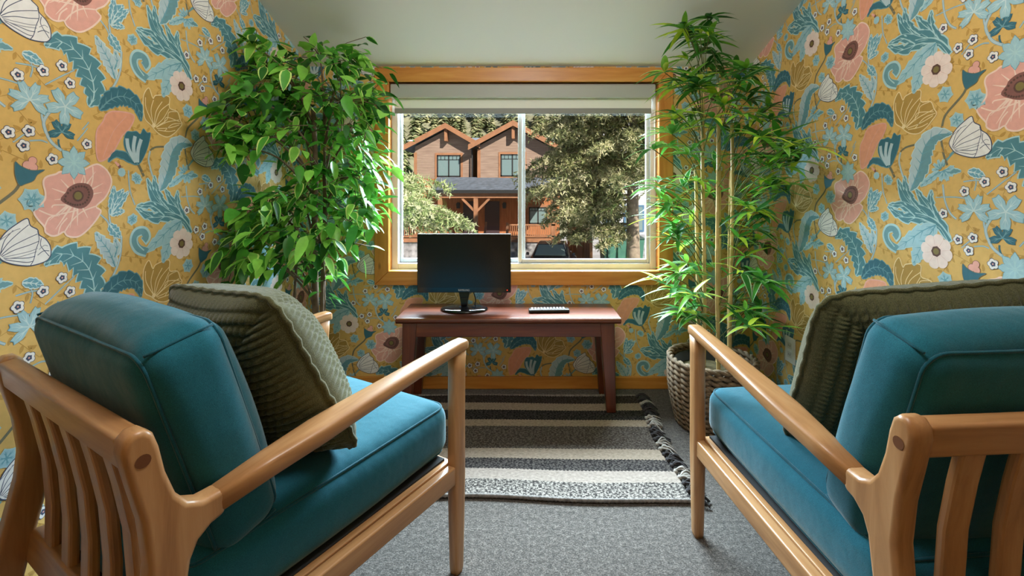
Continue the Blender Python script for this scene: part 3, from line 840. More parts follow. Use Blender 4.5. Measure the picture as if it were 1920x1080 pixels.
# throw pillows of thick olive knit
def make_pillow(name, label, hx, hy, T, rows, cable, seed, par):
    rnd = random.Random(seed)
    RX = 150
    ch_loc, ch_rot, off, lean, roll = par
    def outline(u, v):
        m_ = max(abs(u), abs(v)); q_ = (abs(u) ** 7 + abs(v) ** 7) ** (1 / 7) if m_ > 1e-6 else 1
        k_ = m_ / q_ if m_ > 1e-6 else 1
        return u * k_ * hx * (1 - .05 * (1 - v * v)), v * k_ * hy * (1 - .05 * (1 - u * u))
    mb = MB()
    for sg in (1, -1):
        vs = []
        for i in range(RX + 1):
            for j in range(RX + 1):
                u = 2 * i / RX - 1; v = 2 * j / RX - 1
                t = (max(0, 1 - abs(u) ** 2.4) ** .62) * (max(0, 1 - abs(v) ** 2.4) ** .62)
                x, y = outline(u, v)
                # knitted rows: chunky ribs, each stitch a small bead
                if cable:
                    cidx = math.floor((u + 1) * rows / 2); ph = ((u + 1) * rows / 2) % 1
                    rib = math.sin(PI * ph) ** .6
                    k = rib * (.55 + .45 * abs(math.sin((v + 1) * rows * 1.5 * PI / 2 + (ph - .5) * 2.2)))
                else:
                    ph = ((v + 1) * rows / 2) % 1
                    rib = math.sin(PI * ph) ** .6
                    row = math.floor((v + 1) * rows / 2)
                    k = rib * (.60 + .40 * abs(math.sin((u + 1) * rows * 1.1 * PI / 2 + row * 1.57)))
                edge = min(1, 6 * min(1 - abs(u), 1 - abs(v)))
                z = sg * (T * t + .0115 * k * edge + .003)
                z += .012 * math.sin(3 * u + seed) * math.sin(2.4 * v + 1) * t
                vs.append((x, y, z))
        n = RX + 1
        fs = [(i * n + j, (i + 1) * n + j, (i + 1) * n + j + 1, i * n + j + 1) for i in range(RX) for j in range(RX)]
        if sg < 0: fs = [f[::-1] for f in fs]
        mb.add(vs, fs)
    o = mb.build(name, M_OLIVE, None, smooth=True)
    tag(o, label, 'pillow', 'olive knitted throw pillows')
    # edge seam cord
    e = MB(); path = []
    for k in range(120):
        a = k / 30
        s_ = a % 1 * 2 - 1; side = int(a)
        u, v = ((s_, -1), (1, s_), (-s_, 1), (-1, -s_))[side]
        path.append(Vector((*outline(u, v), .0025 * math.sin(k * 2.2))))
    e.tube(path, .0062, 6, closed=True); e.build('edge_seam', M_OLIVE, o, smooth=True)
    Rz = Matrix.Rotation(ch_rot, 3, 'Z')
    # columns: width, up (leaning back), facing forward
    B = Matrix(((-1, 0, 0), (0, -math.sin(lean), math.cos(lean)), (0, math.cos(lean), math.sin(lean)))).transposed()
    B = Matrix(((-1, 0, 0), (0, -math.sin(lean), math.cos(lean)), (0, math.cos(lean), math.sin(lean))))
    M = Rz @ B @ Matrix.Rotation(roll, 3, 'Z')
    o.rotation_euler = M.to_euler()
    o.location = Vector(ch_loc) + Rz @ Vector(off)
    return o
make_pillow('throw_pillow', 'olive chunky ribbed knit pillow leaning in the left armchair', .235, .216, .105, 25, False, 2,
            ((-.615, 1.124, 0), -math.asin(.498), (.035, SY(.425), .655), .46, -.06))
make_pillow('throw_pillow', 'olive cable knit pillow leaning in the right armchair', .265, .222, .095, 24, True, 5,
            ((.841, 1.0885, 0), .073, (.026, SY(.410), .658), .42, -.07))

# ------------------------------------------------------------------ bench
bn = thing('bench', 'reddish brown wooden bench under the window', 'bench', (-.087, 2.275, 0))
mb = MB()
mb.prism([(-.148, .446), (-.139, .436), (.139, .436), (.148, .446), (.148, .456), (.141, .463), (-.139, .463), (-.148, .456)], 'x', -.53, .53)
mb.build('bench_top', M_BENCH_X, bn, bevel=.003)
for sx in (-1, 1):
    for sy in (-1, 1):
        mb = MB(); xo = sx * .502; yo = sy * .126
        t0, b0 = .034, .023
        top = [(xo - sx * (t0 + t0), yo - sy * .050), (xo, yo - sy * .050), (xo, yo), (xo - sx * (t0 + t0), yo)]
        xb = xo + sx * .006; yb = yo + sy * .004
        bot = [(xb - sx * .044, yb - sy * .040), (xb, yb - sy * .040), (xb, yb), (xb - sx * .044, yb)]
        mb.hexa([(a, b, 0.0125 if sy < 0 else 0.0) for a, b in bot], [(a, b, .4362) for a, b in top])
        o = mb.build('leg', M_BENCH_Z, bn, bevel=.004)
        merge(o)
mb = MB(); mb.box(-.44, .44, -.122, -.102, .368, .4365); mb.build('apron', M_BENCH_X, bn, bevel=.003)
mb = MB(); mb.box(-.44, .44, .102, .122, .368, .4365); mb.build('apron', M_BENCH_X, bn, bevel=.003)
for sx in (-1, 1):
    mb = MB(); mb.box(sx * .475 - .01, sx * .475 + .01, -.08, .08, .368, .4365); mb.build('apron', M_BENCH_X, bn, bevel=.003)

# ------------------------------------------------------------------ monitor
BT = .463
MD = 2.29
mo = thing('monitor', 'black flat screen monitor standing on the wooden bench', 'monitor', (X(870.5, MD), MD, BT))
wv = (958 - 783) / F_PX * MD / 2; zb_, zt_ = Z(548, MD) - BT, Z(438, MD) - BT
mb = MB(); mb.box(-wv, wv, -.012, .022, zb_, zt_); bod = mb.build('bezel', plain('glossy_black_bezel', srgb(14, 14, 16), .16), mo, bevel=.004)
mb = MB(); mb.box(-wv + .012, wv - .012, -.0128, -.011, zb_ + .026, zt_ - .012); mb.build('screen', M_SCREEN, mo)
mb = MB(); mb.hexa([(-wv + .06, .021, zb_ + .03), (wv - .06, .021, zb_ + .03), (wv - .06, .021, zt_ - .03), (-wv + .06, .021, zt_ - .03)],
                   [(-wv + .11, .05, zb_ + .06), (wv - .11, .05, zb_ + .06), (wv - .11, .05, zt_ - .06), (-wv + .11, .05, zt_ - .06)])
mb.build('rear_housing', M_BLACK, mo, bevel=.006)
mb = MB()
secs = [(.0, .014, .020), (.02, .016, .022), (.05, .022, .018), (.085, .030, .014), (.105, .034, .014)]
for i in range(len(secs) - 1):
    (z0, w0, d0), (z1, w1, d1) = secs[i], secs[i + 1]
    z0 += .012; z1 += .012
    mb.hexa([(-w0, .012 - d0, z0), (w0, .012 - d0, z0), (w0, .012 + d0, z0), (-w0, .012 + d0, z0)], [(-w1, .012 - d1, z1), (w1, .012 - d1, z1), (w1, .012 + d1, z1), (-w1, .012 + d1, z1)])
o = mb.build('stand_neck', plain('clear_black_neck', srgb(18, 18, 22), .08), mo, bevel=.002); 
mb = MB(); mb.lathe([(.116, 0), (.119, .004), (.116, .009), (.10, .013), (.05, .017), (.0, .018)], 40, sx=1, sy=.72)
mb.build('stand_base', plain('glossy_black_base', srgb(14, 14, 16), .1), mo, smooth=True)
def text(name, body, size, m, parent, loc, rot, ext=.0002):
    cu = bpy.data.curves.new(name, 'FONT'); cu.body = body; cu.size = size; cu.align_x = 'CENTER'; cu.align_y = 'CENTER'; cu.extrude = ext
    o = bpy.data.objects.new(name, cu); COL.objects.link(o)
    dg = bpy.context.evaluated_depsgraph_get()
    me = bpy.data.meshes.new_from_object(o.evaluated_get(dg)); bpy.data.objects.remove(o)
    me.name = name; me.materials.clear(); me.materials.append(m)
    o = bpy.data.objects.new(name, me); COL.objects.link(o); o.parent = parent; o.location = loc; o.rotation_euler = rot
    return o
text('brand_lettering', 'SAMSUNG', .0125, plain('silver_print', srgb(205, 205, 210), .4), mo, (0, -.0124, zb_ + .013), (PI / 2, 0, 0))
mb = MB(); mb.box(wv - .020, wv - .0165, -.0128, -.0115, zb_ + .011, zb_ + .0145)
mb.build('power_light', plain('red_led', srgb(255, 60, 30), .4, emit=(srgb(255, 50, 20), 3.0)), mo)
mb = MB(); mb.tube(catmull([(.03, .04, zb_ + .03), (.052, .035, .05), (.05, .05, .02), (.04, .085, .006), (.035, .13, .0035)], 6), .003, 6)
mb.build('power_cable', M_BLACK, mo, smooth=True)

# ------------------------------------------------------------------ remote
rm = thing('remote_control', 'black remote control lying on the wooden bench', 'remote', (X(1029, 2.25), 2.245, BT), .04)
mb = MB(); mb.prism([(-.024, .002), (-.018, 0), (.018, 0), (.024, .002), (.025, .010), (.020, .0175), (-.020, .0175), (-.025, .010)], 'x', -.100, .100)
rb = mb.build('remote_body', M_BLACK, rm, bevel=.004)
M_KEY = plain('grey_keys', srgb(176, 178, 184), .5)
for i in range(11):
    for j in range(3):
        mb = MB(); cx_ = -.082 + i * .0155; cy_ = (j - 1) * .0115
        mb.box(cx_ - .0050, cx_ + .0050, cy_ - .0036, cy_ + .0036, .0172, .0200)
        mb.build('key', M_KEY, rm, bevel=.001)

# ------------------------------------------------------------------ woven rug
RUG_X0, RUG_X1, RUG_Y0, RUG_Y1 = -.62, .545, 1.545, 2.335
def rd(vcrop): return F_PX * EYE / (420 + .5185 * vcrop - V0)
bands = [(630, 657, srgb(48, 39, 35), .12), (657, 683, srgb(148, 130, 112), .05), (683, 717, srgb(34, 30, 30), .14), (717, 742, srgb(148, 130, 113), .05),
         (742, 825, srgb(66, 57, 52), .3), (825, 862, srgb(146, 130, 115), .05), (862, 903, srgb(38, 34, 35), .25), (903, 945, srgb(148, 135, 126), .05), (945, 1012, srgb(58, 54, 53), .9)]
def rug_mat():
    m, n, l, b = new_mat('woven_rug')
    a = n.new('ShaderNodeVertexColor'); a.layer_name = 'weave'
    tc = n.new('ShaderNodeTexCoord'); mp = n.new('ShaderNodeMapping'); mp.inputs['Scale'].default_value = (95, 190, 1)
    l.new(tc.outputs['Object'], mp.inputs['Vector'])
    t = n.new('ShaderNodeTexNoise'); t.inputs['Scale'].default_value = 1.0; t.inputs['Detail'].default_value = 2
    l.new(mp.outputs[0], t.inputs['Vector'])
    r = ramp(n, [(0.44, (0, 0, 0, 1)), (0.60, (1, 1, 1, 1))]); l.new(t.outputs['Fac'], r.inputs['Fac'])
    # alpha of the colour layer tells how flecked the band is
    mu = n.new('ShaderNodeMath'); mu.operation = 'MULTIPLY'; l.new(r.outputs[0], mu.inputs[0]); l.new(a.outputs['Alpha'], mu.inputs[1])
    mx = n.new('ShaderNodeMix'); mx.data_type = 'RGBA'; l.new(mu.outputs[0], mx.inputs['Factor']); l.new(a.outputs['Color'], mx.inputs['A'])
    mx.inputs['B'].default_value = srgb(158, 149, 141)
    t3 = n.new('ShaderNodeTexNoise'); t3.inputs['Scale'].default_value = .7
    l.new(mp.outputs[0], t3.inputs['Vector'])
    mr = n.new('ShaderNodeMapRange'); mr.inputs['From Min'].default_value = .3; mr.inputs['From Max'].default_value = .7; mr.inputs['To Min'].default_value = .72; mr.inputs['To Max'].default_value = 1.15
    l.new(t3.outputs['Fac'], mr.inputs['Value'])
    vm = n.new('ShaderNodeVectorMath'); vm.operation = 'SCALE'; l.new(mx.outputs['Result'], vm.inputs[0]); l.new(mr.outputs[0], vm.inputs['Scale'])
    l.new(vm.outputs[0], b.inputs['Base Color']); b.inputs['Roughness'].default_value = .95; b.inputs['Specular IOR Level'].default_value = .1
    return m
mb = MB(); NX, NY = 260, 200
ys = [RUG_Y0 + (RUG_Y1 - RUG_Y0) * j / NY for j in range(NY + 1)]
def rug_pt(i, j):
    x = RUG_X0 + (RUG_X1 - RUG_X0) * i / NX; y = ys[j]
    wv_ = .018 * math.sin((x + .75) * 2.6 + .6) * (1 - j / NY) - .006 * math.sin(x * 9) * (1 - j / NY)
    shear = -.02 * (1 - j / NY) * (1 if i == NX else i / NX)
    z = .0085 + .0022 * math.sin(i * PI / 1.5) * (1 if j % 2 else -1) + (.003 * math.sin(x * 6) * math.sin(y * 7 + 1) + .003)
    return (x + shear * 0 + .012 * math.sin(y * 9) * i / NX, y + wv_, z)
def band_col(y):
    for a, b, c, fl in bands:
        if rd(b) <= y < rd(a): return c[:3] + (fl,)
    return (bands[-1][2][:3] + (.8,)) if y < rd(1012) else bands[0][2][:3] + (.35,)
vs = [rug_pt(i, j) for j in range(NY + 1) for i in range(NX + 1)]
vb = [(p[0], p[1], .0012) for p in vs]
n = NX + 1
for j in range(NY):
    c = band_col((ys[j] + ys[j + 1]) / 2)
    mb.c += [c] * NX; mb.f += [(j * n + i, j * n + i + 1, (j + 1) * n + i + 1, (j + 1) * n + i) for i in range(NX)]; mb.m += [0] * NX
mb.v += vs
# underside rim
rim = [j * n + NX for j in range(NY + 1)][::-1]; front = list(range(n)); back = [NY * n + i for i in range(n)][::-1]; left = [j * n for j in range(NY + 1)]
loop = front + [j * n + NX for j in range(1, NY + 1)] + [NY * n + i for i in range(NX - 1, -1, -1)] + [j * n for j in range(NY - 1, 0, -1)]
base = len(mb.v)
mb.v += [(mb.v[k][0], mb.v[k][1], .0008) for k in loop]
for q in range(len(loop)):
    q2 = (q + 1) % len(loop)
    yv = mb.v[loop[q]][1]
    mb.f.append((loop[q], base + q, base + q2, loop[q2])); mb.c.append(band_col(yv)); mb.m.append(0)
rug = mb.build('rug', rug_mat(), None, smooth=True, colname='weave')
tag(rug, 'striped black and cream woven rug on the grey carpet before the bench', 'rug')
# whipped edge at the front and back: little knotted beads
for (nm, j, m_c) in (('edge_cord', 0, srgb(124, 118, 114)), ('edge_cord', NY, srgb(120, 110, 104))):
    mb = MB(); pts = []
    for i in range(0, NX + 1):
        p = Vector(rug_pt(i, j)); pts.append((p.x, p.y, .010))
    mb.tube(pts, [.0062 if i % 3 else .0085 for i in range(NX + 1)], 7)
    mb.build(nm, plain('cord_' + str(j), m_c, .95, var=.4, vscale=60), rug, smooth=True)
# yarn tassels along the right end
rnd = random.Random(11)
M_YD = plain('dark_yarn', srgb(52, 48, 50), .95, var=.3, vscale=120); M_YL = plain('pale_yarn', srgb(160, 154, 148), .95, var=.2, vscale=120)
for k in range(22):
    y = RUG_Y0 + .015 + (RUG_Y1 - RUG_Y0 - .03) * k / 21
    j = min(NY, max(0, int((y - RUG_Y0) / (RUG_Y1 - RUG_Y0) * NY)))
    p = Vector(rug_pt(NX, j)); light = k in (3, 4, 8, 9, 13, 14, 15, 19)
    mb = MB()
    mb.lathe([(.0, -.008), (.008, -.006), (.010, 0), (.008, .006), (0, .008)], 8, c=(p.x + .006, p.y, .0115))
    for s_ in range(9):
        a = rnd.uniform(-.9, .9); ln = rnd.uniform(.035, .07)
        e = Vector((math.cos(a) * ln, math.sin(a) * ln * .9 - .01, 0))
        q0 = p + Vector((.006, 0, .004)); q1 = q0 + e * .5 + Vector((0, rnd.uniform(-.012, .012), rnd.uniform(.002, .016))); q2 = q0 + e + Vector((0, rnd.uniform(-.01, .01), 0)); q2.z = .004 + rnd.random() * .006
        mb.tube(catmull([q0, q1, q2], 4), [.0032] * 8 + [.0022], 5)
    mb.build('tassel', M_YL if light else M_YD, rug, smooth=True)
# ------------------------------------------------------------------ plants
def blade(mb, base, d, up, ln, w, cols, droop=.25, fold=.25, rows=5, tip=.55, edge=None):
    """one leaf: mid rib plus two halves, pointed, curving down"""
    d = d.normalized(); side = d.cross(up)
    if side.length < 1e-4: side = Vector((1, 0, 0))
    side.normalize(); nrm = side.cross(d).normalized()
    vs = []
    for r in range(rows + 1):
        t = r / rows
        wd = w * math.sin(PI * min(1, t ** tip)) ** .8 if 0 < t < 1 else 0
        p = base + d * ln * t - Vector((0, 0, 1)) * droop * ln * t * t
        for k in (-1, -.72, 0, .72, 1):
            vs.append(p + side * wd * k + nrm * abs(k) * wd * fold)
    fs = []; n = 5
    b = len(mb.v); mb.v += [tuple(v) for v in vs]
    for r in range(rows):
        for k in range(4):
            f = (r * n + k, r * n + k + 1, (r + 1) * n + k + 1, (r + 1) * n + k)
            mb.f.append(tuple(i + b for i in f)); mb.m.append(0)
            mb.c.append((edge or cols) if k in (0, 3) else cols)

def rnd_dir(r):
    while True:
        v = Vector((r.uniform(-1, 1), r.uniform(-1, 1), r.uniform(-1, 1)))
        if .05 < v.length < 1: return v.normalized()

M_LEAF = attr_mat('glossy_leaf', 'tint', 0.36, 0.45, 0.12, 40, transl=.36)
M_BARK = plain('ficus_bark', srgb(116, 96, 78), .85, bump=.6, bscale=90, var=.35, vscale=30)
r = random.Random(21)
fic = thing('potted_ficus', 'tall leafy artificial ficus in a pot in the left corner', 'plant', (-.935, 2.0, 0))
FO = Vector((-.935, 2.0, 0))
mb = MB(); mb.lathe([(.095, 0), (.125, .20), (.132, .20), (.132, .225), (.122, .225), (.118, .19), (0, .19)], 32)
mb.build('pot', plain('black_pot', srgb(30, 30, 32), .5), fic, smooth=False)
mb = MB(); mb.lathe([(.117, .188), (.06, .20), (0, .203)], 24); mb.build('soil', plain('dark_moss', srgb(62, 54, 38), .95, bump=1, bscale=60), fic, smooth=True)
trunks = [([(0, 0, .19), (.006, 0, .5), (-.004, .01, .85), (.006, 0, 1.15), (.0, -.01, 1.42)], .0165), ([(.03, .01, .19), (.035, .0, .6), (.045, .0, .95), (.05, -.01, 1.25)], .010), ([(-.05, -.02, .19), (-.085, -.03, .45), (-.07, -.03, .62), (-.06, -.02, .9)], .0085)]
for pts, rr in trunks:
    mb = MB(); P = catmull(pts, 8); mb.tube(P, [rr * (1 - .45 * i / (len(P) - 1)) for i in range(len(P))], 10)
    mb.build('trunk', M_BARK, fic, smooth=True)
CL = [(482, 88, 22, 22), (500, 130, 55, 32), (600, 108, 50, 25), (658, 125, 38, 32), (455, 185, 45, 40), (540, 185, 58, 45), (640, 190, 58, 45), (690, 190, 22, 38), (480, 250, 55, 38), (560, 255, 52, 40), (640, 260, 50, 42), (442, 275, 28, 30), (418, 232, 14, 16),
      (692, 310, 28, 40), (660, 330, 38, 40), (605, 325, 45, 36), (690, 250, 22, 34), (500, 385, 50, 26), (560, 380, 48, 32), (620, 385, 48, 40), (690, 388, 26, 40), (460, 450, 44, 36), (530, 440, 52, 40), (600, 455, 48, 40), (655, 420, 36, 40), (442, 490, 24, 26), (550, 500, 44, 30), (610, 515, 18, 40), (478, 500, 26, 26), (480, 400, 30, 26)]
leafmb = MB()
G_D, G_M, G_L, G_Y = srgb(46, 108, 38), srgb(84, 160, 56), srgb(140, 206, 82), srgb(204, 230, 130)
for (u, v, ru, rv) in CL:
    dmax = min(2.28, F_PX * 1.10 / (U0 - u))
    dc = min(2.0 + r.uniform(-.12, .12), dmax - .02)
    c = Vector((X(u, dc), dc, Z(v, dc)))
    # branch from a trunk
    zb = max(.5, min(1.35, c.z - .18))
    b0 = FO + Vector((0.0 if u < 600 else .045, 0, zb))
    mid = b0.lerp(c, .5) + Vector((0, 0, .06))
    P = catmull([b0 - FO, mid - FO, c - FO], 6)
    mb = MB(); mb.tube(P, [.0055 * (1 - .6 * i / (len(P) - 1)) for i in range(len(P))], 6)
    nl = int(ru * rv / 30) + 7
    for k in range(nl):
        for _ in range(12):
            a, b_ = r.gauss(0, .55), r.gauss(0, .55)
            d2 = dc + r.gauss(0, .13)
            p = Vector((X(u + a * ru * 1.25, d2), d2, Z(v + b_ * rv * 1.0 - 8, d2)))
            if p.x > XL + .055 and p.y < YB - .09 and p.y > 1.5 and p.z < ceil_z(p.y) - .08: break
        else: continue
        out = p - (FO + Vector((0, 0, p.z - .15))); out.z *= .4
        d = (out.normalized() * .7 + Vector((0, -.15, -.42)) + rnd_dir(r) * .65)
        ln = r.uniform(.058, .088)
        e = p + d.normalized() * ln
        if e.x < XL + .02: d.x = abs(d.x)
        if e.y > YB - .05: d.y = -abs(d.y)
        t = r.random()
        col = G_D if t < .28 else G_M if t < .66 else G_L
        edge = (G_Y if r.random() < .45 else G_L) if r.random() < .45 else None
        blade(leafmb, p - FO, d, Vector((r.uniform(-.5, .5), r.uniform(-.5, .5), 1)), ln, ln * r.uniform(.21, .27), col, r.uniform(.1, .45), r.uniform(.1, .35), 5, .72, edge)
        if k % 3 == 0: mb.tube([c - FO, (c - FO).lerp(p - FO, .6) + Vector((0, 0, .012)), p - FO], .0016, 4)
    mb.build('branch', M_BARK, fic, smooth=True)
leafmb.build('foliage', M_LEAF, fic, smooth=True, colname='tint')

# bamboo
bam = thing('potted_bamboo', 'tall artificial bamboo with tan canes in a woven basket in the right corner', 'plant', (.845, 2.08, 0))
BO = Vector((.845, 2.08, 0))
M_CANE = plain('tan_cane', srgb(206, 174, 116), .5, var=.18, vscale=25)
canes = [(1306, 2.12, 270), (1318, 2.04, 130), (1346, 2.02, 130), (1349, 2.16, 180), (1373, 2.08, 230), (1371, 2.2, 300)]
for (u, d, vtop) in canes:
    x = X(u, d) - BO.x; y = d - BO.y; zt = Z(vtop, d)
    mb = MB(); P = []; R_ = []
    z = .22; k = 0
    while z < zt:
        for dz, rr in ((0, .0098), (.004, .0112), (.008, .0092)):
            P.append((x * (1 - .12 * (1 - min(1, z / 1.2))) + .004 * math.sin(z * 5 + u), y + .004 * math.cos(z * 4 + u), z + dz)); R_.append(rr * (1 - .25 * z / 1.9))
        z += .17 + .02 * (k % 3); k += 1
    mb.tube(P, R_, 9); mb.build('cane', M_CANE, bam, smooth=True)
TF = [(1300, 72), (1330, 78), (1312, 62), (1290, 112), (1340, 120), (1380, 130), (1402, 142), (1270, 162), (1310, 160), (1350, 180), (1400, 190), (1440, 205), (1265, 222), (1300, 232), (1340, 240), (1390, 250), (1430, 262), (1462, 275), (1256, 275), (1290, 290), (1340, 302), (1390, 310), (1440, 312), (1482, 290), (1505, 275), (1245, 352), (1252, 392), (1282, 350), (1330, 362), (1380, 352), (1420, 372), (1458, 345), (1262, 422), (1300, 402), (1360, 412), (1400, 422), (1432, 402), (1272, 452), (1320, 450), (1382, 462), (1422, 450), (1268, 522), (1292, 510), (1340, 502), (1392, 512), (1420, 522), (1278, 556), (1302, 562), (1290, 596), (1382, 562), (1408, 580), (1392, 602), (1424, 596), (1340, 545)]
B_D, B_M, B_L, B_Y, B_G = srgb(48, 110, 46), srgb(80, 154, 58), srgb(132, 194, 70), srgb(196, 220, 70), srgb(176, 206, 160)
bl = MB(); tw = MB()
for (u, v) in TF:
    core = 1296 < u < 1384 and v > 285
    for rep in range(1 if core else 3):
        for _ in range(14):
            d = min(2.06 + r.gauss(0, .13), F_PX * 1.08 / (u - U0)) - (.0 if rep == 0 else r.uniform(0, .16)); d = max(d, 2.2) if core else d
            p = Vector((X(u + (0 if rep == 0 else r.gauss(0, 16)), d), d, Z(v + (0 if rep == 0 else r.gauss(0, 18)), d)))
            if p.x < XR - .10 and p.y < YB - .13 and p.z < ceil_z(p.y) - .05 and p.y > 1.58: break
        else: continue
        near = min(canes, key=lambda c: abs(X(c[0], c[1]) - p.x))
        root = Vector((X(near[0], near[1]), near[1], max(.35, p.z - r.uniform(.10, .22))))
        tw.tube(catmull([root - BO, root.lerp(p, .5) - BO + Vector((0, 0, .03)), p - BO], 4), .0019, 5)
        nb = r.randint(7, 11); out = (p - BO); out.z = 0
        base_t = r.random()
        for k in range(nb):
            a = 2 * PI * k / nb + r.uniform(-.3, .3)
            dr = Vector((math.cos(a), math.sin(a), r.uniform(-.1, .75))) + out.normalized() * .35
            ln = r.uniform(.095, .165)
            e = p + dr.normalized() * ln
            if e.x > XR - .02: dr.x = -abs(dr.x)
            if e.y > YB - .04: dr.y = -abs(dr.y)
            if e.z > ceil_z(e.y) - .03: dr.z = -.1
            t = (base_t + r.random() * .5) % 1
            col = B_D if t < .28 else B_M if t < .62 else B_L if t < .84 else B_Y
            blade(bl, p - BO, dr, Vector((0, 0, 1)), ln, ln * .092, col, r.uniform(.12, .5), r.uniform(.1, .3), 5, .6, B_G if r.random() < .3 else None)
bl.build('foliage', M_LEAF, bam, smooth=True, colname='tint')
tw.build('twigs', plain('green_twig', srgb(96, 104, 58), .7), bam, smooth=True)
# basket of braided rows
mb = MB()
NR = 13
for k in range(NR):
    z = .015 + k * .0235; rr = .150 + .034 * math.sin(min(1, k / 9) * PI / 2)
    for ph in (0, PI):
        pts = []; n = 84
        for q in range(n):
            a = 2 * PI * q / n
            wob = math.sin(a * 14 + ph + k * PI)
            pts.append((math.cos(a) * (rr + .008 * wob), math.sin(a) * (rr + .008 * wob), z + .006 * math.cos(a * 14 + ph + k * PI)))
        mb.tube(pts, .0085, 6, closed=True)
bk = mb.build('woven_basket', plain('seagrass', srgb(112, 92, 70), .85, var=.45, vscale=45, bump=.5, bscale=200), bam, smooth=True)
mb = MB(); mb.lathe([(.135, .004), (.165, .28), (.158, .28), (.12, .02), (0, .02)], 36); mb.build('liner', plain('dark_liner', srgb(40, 36, 32), .9), bam, smooth=True)
mb = MB(); mb.lathe([(.158, .235), (.09, .25), (0, .252)], 28); mb.build('moss', plain('dry_moss', srgb(88, 76, 48), 1, bump=1, bscale=70, var=.4, vscale=40), bam, smooth=True)
# ------------------------------------------------------------------ outdoors, seen from the upper floor
GZ = -2.6
HD = 28.0
def hx(c, d=HD): return X(690 + .398 * c, d)
def hz(c, d=HD): return Z(110 + .398 * c, d)
M_SNOWY = plain('thawing_ground', srgb(176, 178, 186), .95, bump=.8, bscale=3, var=.45, vscale=.7)
mb = MB(); mb.box(-60, 60, 3.2, 60, GZ - .3, GZ); tag(mb.build('ground', M_SNOWY), kind='structure')
mb = MB(); mb.box(hx(930, 22), hx(1050, 22) + .2, 12, 29, GZ, GZ + .02); tag(mb.build('path', plain('asphalt', srgb(104, 104, 112), .9, var=.25, vscale=2)), kind='structure')
# wooded hillside
def hill_z(x, y): return GZ + max(0, (y - 40)) * .62 + 1.2 * math.sin(x * .13) * min(1, max(0, (y - 40) / 20)) + .5 * math.sin(x * .5 + y * .3) * min(1, max(0, (y - 40) / 20))
mb = MB(); n = 60
vs = [(-70 + 140 * i / n, 40 + 75 * j / 40, hill_z(-70 + 140 * i / n, 40 + 75 * j / 40)) for j in range(41) for i in range(n + 1)]
mb.add(vs, [(j * (n + 1) + i, j * (n + 1) + i + 1, (j + 1) * (n + 1) + i + 1, (j + 1) * (n + 1) + i) for j in range(40) for i in range(n)])
tag(mb.build('hill', plain('snowy_scrub', srgb(138, 138, 116), .95, var=.45, vscale=.6), smooth=True), kind='structure')

M_NEEDLE = attr_mat('needles', 'tint', .7, .2, .25, 1.5, transl=.15)
M_TRUNK = plain('grey_bark', srgb(150, 136, 122), .95, var=.35, vscale=6, bump=1, bscale=14)
def far_conifer(seed, h, rad):
    q = random.Random(seed); mb = MB(); lv = 26
    for k in range(lv):
        t = k / lv; z = h * (.06 + .94 * t); rr = rad * (1 - t) ** .85 + .06
        nb = 11
        for i in range(nb):
            a = 2 * PI * (i + q.random()) / nb; ln = rr * q.uniform(.65, 1.1)
            d = Vector((math.cos(a), math.sin(a), 0)); s = Vector((-d.y, d.x, 0)) * ln * .34
            base = Vector((0, 0, z)); tip = base + d * ln - Vector((0, 0, ln * q.uniform(.2, .55))); m = base.lerp(tip, .5) + Vector((0, 0, ln * .10))
            c = q.choice((srgb(124, 134, 96), srgb(160, 164, 124), srgb(184, 182, 144), srgb(104, 116, 84)))
            mb.add([base, m + s, tip, m - s, m + Vector((0, 0, .10 * ln))], [(0, 1, 4), (1, 2, 4), (2, 3, 4), (3, 0, 4)], c)
    return mb
protos = []
rnd = random.Random(5)
NT = 150
spots = []
def hill_spot():
    for k in range(4000):
        y = rnd.uniform(43, 96); u = rnd.uniform(720, 1240)
        p = Vector((X(u, y), y, 0))
        if not (y < 52 and u > 1090) and all((p - s_).length > 3.1 for s_ in spots): spots.append(p.copy()); return p
    return None
for i in range(NT):
    p = hill_spot()
    if p is None: break
    p.z = hill_z(p.x, p.y) - .2
    if i < 3:
        t = thing('conifer', 'distant conifer on the wooded hillside behind the brown house', 'tree', group='conifers on the hillside')
        hh = (8, 9.5, 7)[i]
        far_conifer(i + 3, hh, (1.45, 1.6, 1.5)[i]).build('crown', M_NEEDLE, t, colname='tint')
        mb = MB(); mb.tube([(0, 0, 0), (0, 0, hh * .9)], [.16, .03], 7); mb.build('trunk', M_TRUNK, t)
        protos.append(t)
    else: t = copy_tree(protos[i % 3])
    t.location = p; s = rnd.uniform(.75, 1.0); t.scale = (s, s, s); t.rotation_euler = (0, 0, rnd.random() * 6.28)

